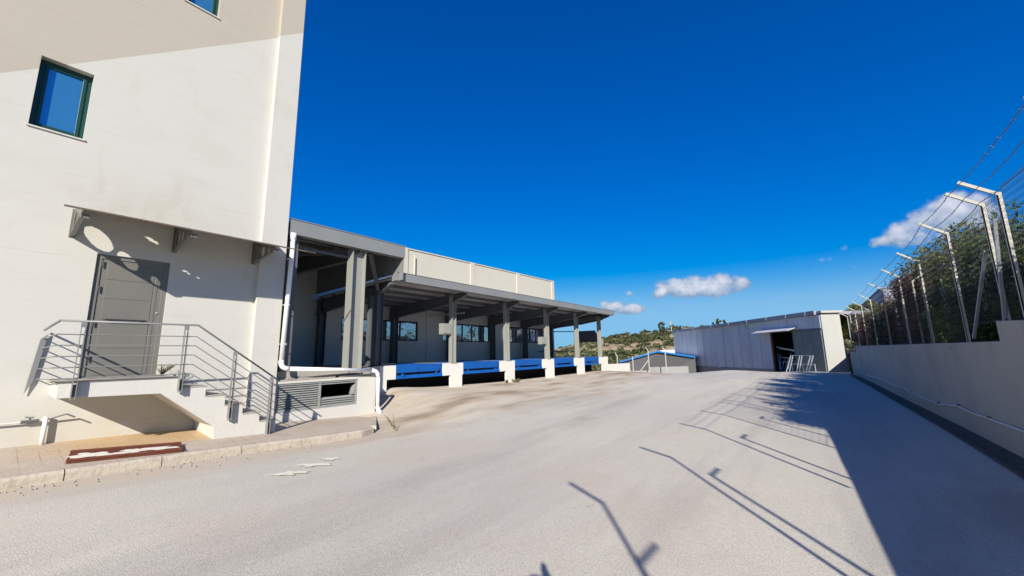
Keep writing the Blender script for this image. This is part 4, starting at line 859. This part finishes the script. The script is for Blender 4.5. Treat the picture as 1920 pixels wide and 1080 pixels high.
b.add(pr+[q+bk for q in pr], [(4, 3, 2, 1, 0), (5, 6, 7, 8, 9), (0, 1, 6, 5), (1, 2, 7, 6), (4, 0, 5, 9)]); b.build('wall', m_dkgrey, BS)
fo = Vector((.3, -.95, 0))*.3
for (s0, s1) in ((l, p), (p, r_)):
    b = MB(); A0 = s0+fo; A1 = s1+fo; dz = Vector((0, 0, .22))
    b.add([A0-dz, A1-dz, A1, A0, A0-dz+fo*.3, A1-dz+fo*.3, A1+fo*.3, A0+fo*.3], [(3, 2, 1, 0), (4, 5, 6, 7), (0, 1, 5, 4), (2, 3, 7, 6), (0, 4, 7, 3), (1, 2, 6, 5)]); b.build('roof_trim', m_skyblue, BS)
b = MB(); A0 = l+fo; b.add([A0, p+fo, p+bk, l+bk, A0-Vector((0, 0, .1)), p+fo-Vector((0, 0, .1)), p+bk-Vector((0, 0, .1)), l+bk-Vector((0, 0, .1))], [(0, 1, 2, 3), (4, 7, 6, 5), (0, 4, 5, 1)])
b.add([p+fo, r_+fo, r_+bk, p+bk], [(0, 1, 2, 3)]); b.build('roof', m_whiteroof, BS)
b = MB(); b.add([V2(l, -5)+fo*1.2, V2(l, l.z-.3)+fo*1.2, V2(l, l.z-.3)+fo*1.2+Vector((.3, 0, 0)), V2(l, -5)+fo*1.2+Vector((.3, 0, 0))], [(0, 1, 2, 3)]); b.build('corner_trim', m_skyblue, BS)
b = MB(); q = unp(1238, 657, 84); q2 = unp(1330, 657, 84); b.hexa([V2(q, -5), V2(q2, -5), V2(q2, -5)+Vector((0, 8, 0)), V2(q, -5)+Vector((0, 8, 0)), q, q2, q2+Vector((0, 8, .2)), q+Vector((0, 8, .2))])
tag(b.build('white_shed', m_whiteroof), 'white flat roof showing just above the blue roof trim', 'building')

# ------------------------------------------------------------------ right retaining wall, gutter, cable
def rwx(y): return float(np.interp(y, [-14, 9, 19, 37.6], [2.24, 2.24, 2.22, 1.93]))
RW = thing('boundary_wall', (2.35, 12, 0), 'long grey rendered retaining wall in shade along the right of the yard', 'wall')
def wallseg(b, ya, yb_, zt0, zt1, th=.26, n=None):
    n = n or max(1, int((yb_-ya)/2)); rows = []
    for k in range(n+1):
        y = lerp(ya, yb_, k/n); x = rwx(y); rows.append([(x, y, -1.2), (x, y, lerp(zt0, zt1, k/n)), (x+th, y, lerp(zt0, zt1, k/n)), (x+th, y, -1.2)])
    vv = [p for R in rows for p in R]; ff = [(3, 2, 1, 0), tuple(n*4+q for q in range(4))]
    for k in range(n):
        for q in range(4): ff.append((k*4+q, k*4+(q+1) % 4, (k+1)*4+(q+1) % 4, (k+1)*4+q))
    b.add(vv, ff)
b = MB(); wallseg(b, 9.33, 33.5, 1.75, 1.76); wallseg(b, 33.5, 38.2, 1.36, 1.36); b.build('lower_wall', m_rwall, RW, bevel=.008)
b = MB(); wallseg(b, -14, -1.0, 1.60, 1.60); wallseg(b, -1.0, 9.33, 1.60, 2.06); b.build('upper_wall', m_rwall, RW, bevel=.008)
# gutter strip along the foot
V = []; F = []; yy_ = list(np.arange(-13, 37.5, .5))
for y in yy_:
    for k, (dx, dz) in enumerate(((-.34, .010), (-.29, .025), (-.26, -.0), (-.15, .010), (-.0, .03))):
        x = rwx(y)+dx; V.append((x+.01*noise.noise(Vector((y*2, k, 0))), y, gz(x, y)+dz+.012+.01*noise.noise(Vector((y*3, k*2, 5)))))
for j in range(len(yy_)-1):
    for i in range(4): F.append((j*5+i, j*5+i+1, (j+1)*5+i+1, (j+1)*5+i))
b = MB(); b.add(V, F); b.build('gutter', m_moss, kind='structure')
# cable sagging along the wall
cp = [(-5, .50), (3, .46), (6, .52), (9, .47), (10.55, .45), (11.5, .43), (12.3, .45), (13.0, .39), (14.1, .30), (16, .29), (19.3, .31), (22, .25), (24, .29), (28, .2), (33, .12), (37, .0)]
pts = []
for (a_, za), (c_, zb) in zip(cp, cp[1:]):
    for k in range(6):
        t_ = k/6; y = lerp(a_, c_, t_); pts.append((rwx(y)-.026, y, lerp(za, zb, t_*t_*(3-2*t_))))
CB = thing('wall_cable', (2.2, 12, .4), 'pale grey cable sagging along the foot of the retaining wall', 'cable')
b = MB(); b.tube(pts, .021, 6); b.build('conduit', m_cable, CB, smooth=True)
for (y, z) in ((8, .49), (10.5, .46), (12.3, .47), (14.1, .33), (17.5, .31)):
    b = MB(); b.box(rwx(y)-.045, rwx(y)-.001, y-.015, y+.015, z-.03, z+.03); b.build('clip', m_steel, CB)
# dark downpipe at the wall's far end
b = MB(); b.tube([(1.80, 38.2, 1.5), (1.82, 38.2, .3), (1.9, 38.1, -.3)], .07, 8)
tag(b.build('black_pipe', m_black), 'black upright pipe where the retaining wall meets the white shed end', 'pipe')

# ------------------------------------------------------------------ security fence on the wall
SF = thing('security_fence', (2.3, 12, 1.75), 'chain link fence with angled white posts and barbed wire on the retaining wall', 'fence')
py_ = [-4.2, -1.45, 1.05, 3.70, 5.98, 8.40, 9.06, 11.12, 13.9, 16.85, 20.45, 24, 27.6, 31.2, 34.5, 36.6]
def fx_(y): return rwx(y)+.06
def lpost(b, x, y, z0, z1, ax, az_, w=.046):
    b.box(x-w/2, x-w/2+.012, y-w/2, y+w/2, z0, z1); b.box(x-w/2, x+w/2, y-w/2, y-w/2+.012, z0, z1-.0)
    k = Vector((x, y, z1)); a_ = k+Vector((ax, 0, az_)); b.beam(k-Vector((0, 0, .03)), a_, w, .012, up=(0, 1, 0)); b.beam(k+Vector((0, -.02, -.03)), a_+Vector((0, -.02, 0)), .012, w*.9, up=(0, 0, 1))
ptop = {}
for i, y in enumerate(py_):
    zb = 1.9 if y < 9.33 else (1.70 if y < 33.5 else 1.3); zt = 3.86+.04*math.sin(i*2.1); ln_ = random.uniform(-.02, .02)
    b = MB(); lpost(b, fx_(y), y, zb, zt, -.36, .25); ptop[i] = (fx_(y), y, zt); b.build('post', m_post, SF)
def onx_(px, py, X):
    cc = np.array([px-960, 540-py, F_PX]); r = np.array([cc @ bX, cc @ bY, cc @ bZ]); s = X/r[0]; return Vector((X, r[1]*s, CAMZ+r[2]*s))
b = MB(); b.beam(onx_(1826, 634, 2.24), onx_(1848, 470, 2.24), .036, .036); b.build('brace', m_brace, SF)
b = MB(); b.beam((2.27, 9.10, 1.95), (2.27, 8.62, 3.5), .036, .036); b.build('brace', m_brace, SF)
# barbed wires
for wv, tt in enumerate((.10, .52, .93)):
    pts = []
    for i in range(3, len(py_)-1):
        if i == 5: continue
        j = i+1 if i != 4 else 6
        x0, y0, z0 = ptop[i]; x1_, y1_, z1_ = ptop[j]; n = 14
        for k in range(n):
            t_ = k/n; s_ = -.05*4*t_*(1-t_)*(1+.5*math.sin(i*3+wv)); kk = 1-tt
            pts.append((lerp(x0, x1_, t_)-.36*kk+.012*noise.noise(Vector((i+t_*7, wv, 0))), lerp(y0, y1_, t_), lerp(z0, z1_, t_)+.25*kk+s_+.016*noise.noise(Vector((i*3+t_*9, wv, 4)))))
    b = MB(); b.tube(pts, .0062, 4)
    for i in range(len(pts)-1):
        a_, c_ = Vector(pts[i]), Vector(pts[i+1]); m_ = max(1, int((c_-a_).length/.15))
        for k in range(m_):
            if a_.y > 18: break
            q = a_.lerp(c_, k/m_); r1 = Vector((random.uniform(-1, 1), random.uniform(-.4, .4), random.uniform(-1, 1))).normalized()*.017
            b.beam(q-r1, q+r1, .0045, .0045)
    b.build('barbed_wire', m_wire, SF)
# chain link bays
for i in range(4, len(py_)-1):
    ya, yb_ = py_[i], py_[i+1]
    p_ = .066 if ya < 11 else (.085 if ya < 20 else .14); r_w = .0030 if ya < 11 else (.0028 if ya < 20 else .003)
    z0 = (2.05 if ya < 9.33 else 1.76 if ya < 33 else 1.37); z1 = ptop[i][2]+.04
    b = MB(); n = int((yb_-ya)/p_)+1; nz_ = int((z1-z0)/(p_*.75))
    for w_ in range(n):
        pts = []
        for k in range(nz_+1):
            y = ya+(w_+(.5 if (k % 2) else -.5)*1.06+.5)*p_; z = z0+(z1-z0)*k/nz_
            pts.append((fx_(y)+.03+.004*(1 if (k % 2) else -1)+.03*noise.noise(Vector((y*.9, z*.9, 1))), y, z+.02*noise.noise(Vector((y*1.3, z, 7)))))
        b.tube(pts, r_w, 3, cap=False)
    for z in (z0+.03, (z0+z1)/2, z1-.06): b.tube([(fx_(ya)+.03, ya, z), (fx_((ya+yb_)/2)+.03, (ya+yb_)/2, z-.01), (fx_(yb_)+.03, yb_, z)], .003, 4)
    b.build('mesh_panel', m_wire, SF)
# rear neighbour fence: bent posts leaning the other way
NF = thing('rear_fence', (2.9, 15, 1.42), 'second row of bent pale posts standing in the hedge behind the wall', 'fence')
for y, z, bend in ((-2.1, 3.65, 1), (.7, 3.65, 1), (3.5, 3.65, 1), (6.3, 3.6, 1), (9.2, 3.6, 1), (12.0, 3.6, 1), (14.9, 3.72, 1), (18.4, 3.85, 1), (22.5, 3.8, 1), (26.5, 3.8, 1), (30.5, 3.7, -1), (34, 3.6, -1)):
    b = MB(); lpost(b, 2.80, y, 1.42, z, .30*bend, .22, .050); b.build('post', m_post, NF)
b = MB()
for z in np.arange(1.7, 3.7, .32): b.tube([(2.84, 9.2, z), (2.84, 20, z+.05*math.sin(z*9)), (2.84, 34, z)], .003, 3)
b.build('fence_wire', m_wire, NF)

# ------------------------------------------------------------------ hedge trees behind the fence
def leaves(b, centre, rad, n, size, seed, squash=1.0, clumps=40, flat=0.0, shape='ell'):
    rnd = random.Random(seed); cx, cy, cz = centre; rx, ry, rz_ = rad; cl = []
    while len(cl) < clumps:
        p = (rnd.uniform(-1, 1), rnd.uniform(-1, 1), rnd.uniform(-1, 1)); l2 = p[0]**2+p[1]**2
        if shape == 'ell' and l2+p[2]**2 > 1: continue
        if shape == 'cone' and l2**.5 > (1-(p[2]+1)/2)**.6: continue
        if shape == 'col' and (l2 > 1 or abs(p[2]) > 1): continue
        cl.append((Vector((cx+p[0]*rx, cy+p[1]*ry, cz+p[2]*rz_)), rnd.uniform(.20, .42)*min(1.2, max(.6, ry))))
    vs = []; fs = []; k = 0
    for i in range(n):
        c_, r = cl[int(rnd.random()*len(cl))]
        d = Vector((rnd.gauss(0, 1), rnd.gauss(0, 1), rnd.gauss(0, 1))).normalized()*r*(rnd.random()**.4)*1.25
        q = c_+d; s = size*rnd.uniform(.6, 1.4)
        a_ = Vector((rnd.gauss(0, 1), rnd.gauss(0, 1), rnd.gauss(0, 1)+.5)).normalized(); u_ = a_.cross(Vector((rnd.gauss(0, 1), rnd.gauss(0, 1), rnd.gauss(0, 1)))).normalized()
        vs += [q-u_*s*.30, q+a_*s, q+u_*s*.30, q-a_*s*.5]; fs.append((k, k+1, k+2, k+3)); k += 4
    b.add(vs, fs)
def tree(name, x, y, base, h, rx, ry, m, label, cat, n=9000, size=.07, seed=1, shape='col', group=None, clumps=60, zlow=None, bark=None):
    T_ = thing(name, (x, y, base), label, cat, group)
    b = MB(); rnd = random.Random(seed*13)
    b.tube([(x, y, base-.2), (x+.03, y, base+h*.35), (x+rnd.uniform(-.1, .1), y+rnd.uniform(-.1, .1), base+h*.85)], [.08+.012*h, .05+.01*h, .015], 7)
    for k in range(7):
        z = base+h*rnd.uniform(.25, .8); a_ = rnd.uniform(0, 6.28); l_ = rnd.uniform(.4, .85)
        b.tube([(x, y, z), (x+math.cos(a_)*rx*l_*.5, y+math.sin(a_)*ry*l_*.5, z+.15*h*.5), (x+math.cos(a_)*rx*l_, y+math.sin(a_)*ry*l_, z+.16*h)], [.03, .02, .007], 5)
    b.build('trunk', bark or m_bark, T_)
    zl = base+.05 if zlow is None else zlow
    b = MB(); leaves(b, (x, y, (zl+base+h)/2), (rx, ry, (base+h-zl)/2), int(n*2.4), size*.86, seed, clumps=clumps, shape=shape); b.build('crown', m, T_)
    return T_
HB = 1.42
G = 'hedge trees behind the security fence'
tree('cypress_tree', 3.45, 9.9, HB, 2.35, .85, .9, m_leaf, 'dense dark evergreen at the right picture edge behind the wire mesh', 'tree', 15000, .06, 1, group=G, clumps=90)
tree('cypress_tree', 3.5, 11.8, HB, 2.3, .7, 1.1, m_leaf, 'dark evergreen right of the braced fence post, beyond it', 'tree', 13000, .06, 2, group=G, clumps=80)
tree('cypress_tree', 3.45, 14.1, HB, 2.75, .7, 1.2, m_leafl, 'sunlit olive green tree behind the post nearest the big cloud', 'tree', 13000, .065, 3, group=G, clumps=70)
for k_, (yy, xx, lab) in enumerate(((-2.4, 3.9, 'dark hedge shrub behind the wall, beside the photographer'), (.2, 3.9, 'dark hedge shrub behind the wall, level with the tower steps'), (2.8, 3.9, 'dark hedge shrub behind the wall opposite the drainpipe'), (5.4, 3.85, 'dark hedge shrub at the right edge behind the wire mesh'))):
    tree('shrub', xx+.25, yy, HB, .85, .6, 1.4, m_leaf, lab, 'shrub', 7000, .07, 40+k_, group=G, clumps=60)
tree('shrub', 3.12, 7.9, HB+.1, 1.55, .42, 1.0, m_leaf, 'dark bushy shrub poking at the mesh beside the nearest visible post', 'shrub', 11000, .065, 45, group=G, clumps=80, zlow=2.25)
tree('shrub', 3.2, 12.6, HB, 1.5, .5, 1.4, m_leaf, 'dark low shrub behind the wall below the olive green tree', 'shrub', 9000, .06, 21, group=G, clumps=60)
tree('broadleaf_tree', 3.6, 17.2, HB, 3.0, .8, 1.5, m_leafl, 'light green loose tree with visible branches, mid hedge', 'tree', 11000, .075, 4, group=G, clumps=60)
tree('dead_conifer', 3.25, 20.0, HB, 2.9, .55, 1.5, m_leafb, 'brown dead conifer directly behind the middle fence posts', 'tree', 11000, .07, 5, group=G, clumps=70)
tree('pine_tree', 3.7, 22.6, HB, 3.3, .8, 1.4, m_leaf, 'pointed green conifer rising above the brown dead one', 'tree', 9000, .085, 6, shape='cone', group=G, clumps=60)
tree('dead_conifer', 3.2, 24.9, HB, 2.2, .5, 1.4, m_leafb, 'rust brown dead bush left of the pointed conifer', 'tree', 7000, .08, 7, group=G, clumps=50)
tree('cypress_tree', 3.2, 28.0, HB, 2.1, .6, 1.9, m_leaf, 'very dark squat evergreen behind the far fence posts', 'tree', 9000, .085, 8, group=G, clumps=70)
tree('dead_conifer', 3.0, 33.8, HB-.3, 2.5, .5, 2.6, m_leafb, 'brown dried screen of branches beside the white shed end', 'tree', 9000, .09, 9, group=G, clumps=80)
tree('broadleaf_tree', 3.6, 47.5, 0, 5.6, 2.5, 2.6, m_leafl, 'round leafy green tree rising behind the shed roof end', 'tree', 9000, .17, 10, shape='ell', clumps=90, zlow=2.2)
# pale building beyond the hedge
PB = thing('pale_house', (10, 60, 0), 'pale blue shaded building side glimpsed above the hedge', 'building')
b = MB(); b.hexa([(6.0, 55, 0), (16, 55, 0), (16, 75, 0), (6.0, 75, 0), (6.0, 55, 7.6), (16, 55, 7.6), (16, 75, 7.6), (6.0, 75, 7.6)]); b.build('wall', m_paleblue, PB)
b = MB(); b.box(5.9, 16.1, 54.9, 75.1, 7.61, 7.7); b.build('roof', m_paleblue, PB)

# ------------------------------------------------------------------ hill scrub and ridge trees
def blob_bush(vs, fs, c_, r, rnd, n=34):
    k = len(vs)
    for i in range(n):
        d = Vector((rnd.gauss(0, 1), rnd.gauss(0, 1), abs(rnd.gauss(0, .8)))).normalized()*r*rnd.uniform(.55, 1.0); d.z *= .75; q = c_+d; s = r*rnd.uniform(.25, .5)
        a_ = Vector((rnd.gauss(0, 1), rnd.gauss(0, 1), rnd.gauss(0, 1))).normalized(); u_ = a_.cross(Vector((rnd.gauss(0, 1), .3, rnd.gauss(0, 1)))).normalized()
        vs += [q-u_*s*.7, q+a_*s, q+u_*s*.7, q-a_*s*.8]; fs.append((k, k+1, k+2, k+3)); k += 4
rnd = random.Random(5); vs = []; fs = []
cnt = 0
while cnt < 3000:
    a_ = math.radians(rnd.uniform(-45, 8)); r = 100+185*rnd.random()**.85; x = r*math.sin(a_); y = r*math.cos(a_)
    dn_ = noise.noise(Vector((x/30, y/30, 9)))+.25*noise.noise(Vector((x/8, y/8, 2)))
    low = r < 165
    if dn_ < (-.22 if low else .06+.10*(r > 190)) and rnd.random() > .12: continue
    sz = rnd.uniform(.8, 2.0)*(1.15 if low else 1.0)
    blob_bush(vs, fs, Vector((x, y, terr(r, a_)+sz*.3)), sz, rnd, 26); cnt += 1
b = MB(); b.add(vs, fs); o = b.build('scrub', m_scrub, kind='stuff'); o['label'] = 'dark green scrub covering the dry hillside'
def ridge_tree(px, dist, h, rx, label, m=m_scrub, seed=1, n=500, nm='ridge_tree'):
    p = unp(px, 640, dist); a_ = math.atan2(p.x, p.y); z = terr(dist, a_)
    tree(nm, p.x, p.y, z, h, rx, rx, m, label, 'tree', n*3, .45, seed, shape='ell', clumps=34, zlow=z+h*.12)
ridge_tree(1243, 240, 6.5, 2.4, 'tall dark tree sticking up from the hill ridge', seed=31)
ridge_tree(1268, 236, 5.2, 3.6, 'broad dark tree on the ridge where the shed roof begins', seed=32, n=800)
ridge_tree(1352, 200, 10.0, 3.2, 'dark tree top peeping over the middle of the shed roof', seed=33, n=700)
ridge_tree(1319, 200, 6.0, 1.8, 'tiny bush top just above the shed roof, left of the larger one', seed=34, n=350)
p = unp(1260, 640, 230); a_ = math.atan2(p.x, p.y); zg = terr(230, a_)
DT = thing('dead_tree', (p.x, p.y, zg), 'pale leafless tree on the slope beside the shed roof corner', 'tree')
b = MB(); rnd = random.Random(2)
b.tube([(p.x, p.y, zg), (p.x+.2, p.y, zg+4), (p.x-.3, p.y, zg+8)], [.25, .16, .05], 6); b.build('trunk', m_post, DT)
for k in range(7):
    z = zg+rnd.uniform(3, 7.5); a_ = rnd.uniform(0, 6.28); b = MB(); b.tube([(p.x, p.y, z), (p.x+math.cos(a_)*1.2, p.y+math.sin(a_)*1.2, z+1.8)], [.12, .03], 5); b.build('branch', m_post, DT)
b = None

# ------------------------------------------------------------------ weeds
def weed(name, loc, n, h, sp_, m, label, seed, lean=(0, 0), leafn=3, lw=.02, group=None):
    rnd = random.Random(seed); W_ = thing(name, loc, label, 'weed', group)
    b = MB(); lf = MB()
    for k in range(n):
        a_ = rnd.uniform(0, 6.28); hh = h*rnd.uniform(.6, 1.0); ex = Vector((math.cos(a_)*sp_+lean[0], math.sin(a_)*sp_+lean[1], hh)); p0 = Vector(loc); p2 = p0+ex*rnd.uniform(.8, 1); p1 = p0+ex*.5+Vector((0, 0, hh*.12))
        b.tube([p0, p1, p2], [.005, .004, .002], 4)
        for j in range(leafn):
            t_ = rnd.uniform(.35, 1); q = p0.lerp(p2, t_); d = Vector((rnd.gauss(0, 1), rnd.gauss(0, 1), rnd.uniform(-.2, 1))).normalized()*lw*2.4; u_ = d.cross(Vector((0, 0, 1))).normalized()*lw*.5
            lf.add([q-u_*.3, q+d*.5+u_, q+d, q+d*.5-u_], [(0, 1, 2, 3)])
    b.build('stem', m, W_); lf.build('foliage', m, W_)
weed('weed', (-7.72, 5.75, gz(-7.72, 5.75)), 7, .42, .12, m_weed, 'yellow green weed growing at the kerb end below the drainpipe', 1, lean=(-.30, -.05), leafn=14, lw=.02)
weed('dry_weed', (-9.62, 1.95, 1.41), 26, .22, .16, m_dryleaf, 'dry brown weed tuft at the foot of the grey door', 2, lean=(0, .05), leafn=5, lw=.016)
weed('weed', (-10.75, 14.35, gz(-10.75, 14.35)), 22, .16, .22, m_weed, 'low green tuft at the foot of the second sunlit dock pier', 3, leafn=8, lw=.03)
weed('weed', (-10.9, 13.8, gz(-10.9, 13.8)), 12, .14, .10, m_weed, 'small green tuft left of the dock pier before the middle bay', 4, leafn=8, lw=.03)
# small stones along the kerb foot
rnd = random.Random(9); b = MB()
for k in range(260):
    y = rnd.uniform(-1, 7); x = kx(min(y, 5.3))+abs(rnd.gauss(.05, .25)); s = rnd.uniform(.006, .02); z = gz(x, y)+s*.4+.004
    pts = [(x+rnd.uniform(-s, s), y+rnd.uniform(-s, s), z+rnd.uniform(-s, s)*.6) for _ in range(6)]
    b.add([(x+s, y, z), (x-s, y, z), (x, y+s*.8, z), (x, y-s*.9, z), (x, y, z+s*.7), (x, y, z-s*.7)], [(0, 2, 4), (2, 1, 4), (1, 3, 4), (3, 0, 4), (2, 0, 5), (1, 2, 5), (3, 1, 5), (0, 3, 5)])
o = b.build('gravel', m_conc, kind='stuff'); o['label'] = 'loose grit along the kerb'

# ------------------------------------------------------------------ the photographer, whose raised arms cast the shadow
def person():
    sk = {'pelvis': (.22, -.34, 1.00), 'spine': (.21, -.33, 1.22), 'chest': (.20, -.33, 1.42), 'neck': (.22, -.26, 1.58), 'head0': (.24, -.18, 1.70), 'head1': (.26, -.10, 1.90),
          'lsh': (.04, -.40, 1.50), 'lel': (-.42, -.16, 1.60), 'lwr': (-.18, -.12, 1.68), 'lha': (-.05, -.10, 1.70),
          'rsh': (.38, -.28, 1.50), 'rel': (.47, -.22, 1.52), 'rwr': (.34, -.04, 1.74), 'rha': (.27, -.03, 1.88),
          'lhip': (.12, -.38, .95), 'lkn': (.10, -.38, .52), 'lan': (.09, -.42, .10), 'lto': (.05, -.26, .04),
          'rhip': (.32, -.30, .95), 'rkn': (.34, -.29, .52), 'ran': (.36, -.32, .10), 'rto': (.34, -.15, .04)}
    rad = {'pelvis': .15, 'spine': .135, 'chest': .15, 'neck': .06, 'head0': .075, 'head1': .10, 'lsh': .07, 'lel': .048, 'lwr': .032, 'lha': .035, 'rsh': .07, 'rel': .048, 'rwr': .032, 'rha': .055,
           'lhip': .095, 'lkn': .065, 'lan': .045, 'lto': .035, 'rhip': .095, 'rkn': .065, 'ran': .045, 'rto': .035}
    ed = [('pelvis', 'spine'), ('spine', 'chest'), ('chest', 'neck'), ('neck', 'head0'), ('head0', 'head1'), ('chest', 'lsh'), ('lsh', 'lel'), ('lel', 'lwr'), ('lwr', 'lha'), ('chest', 'rsh'), ('rsh', 'rel'), ('rel', 'rwr'), ('rwr', 'rha'),
          ('pelvis', 'lhip'), ('lhip', 'lkn'), ('lkn', 'lan'), ('lan', 'lto'), ('pelvis', 'rhip'), ('rhip', 'rkn'), ('rkn', 'ran'), ('ran', 'rto')]
    ks = list(sk)
    for side, base in (('l', sk['lha']), ('r', sk['rha'])):   # fingers
        for q in range(5):
            n = f'{side}f{q}'; o_ = (-.05, .045, .02) if side == 'r' else (.05, .03, .02)
            ang = (q-2)*.018; sk[n] = (base[0]+o_[0]*(.6 if q == 0 else 1), base[1]+o_[1], base[2]+o_[2]+ang); rad[n] = .009; ed.append((f'{side}ha', n))
    ks = list(sk)
    me = bpy.data.meshes.new('person'); me.from_pydata([sk[k] for k in ks], [(ks.index(a), ks.index(c)) for a, c in ed], [])
    o = bpy.data.objects.new('person', me); COL.objects.link(o)
    import bmesh
    bm = bmesh.new(); bm.from_mesh(me); lay = bm.verts.layers.skin.verify(); bm.verts.ensure_lookup_table()
    for v_, k in zip(bm.verts, ks): v_[lay].radius = (rad[k], rad[k]); v_[lay].use_root = (k == 'pelvis')
    bm.to_mesh(me); bm.free()
    o.modifiers.new('skin', 'SKIN')
    return o, me, ks, rad
o, me, ks, rad = person()
sbm = o.modifiers.new('sub', 'SUBSURF'); sbm.levels = 1; sbm.render_levels = 2
m_cloth = mat('dark_clothes', (.05, .055, .07), .9); me.materials.append(m_cloth)
tag(o, 'person in dark clothes raising both arms, casting the shadow at the lower edge', 'person')

print('objects', len(bpy.data.objects), 'faces', sum(len(m.polygons) for m in bpy.data.meshes))
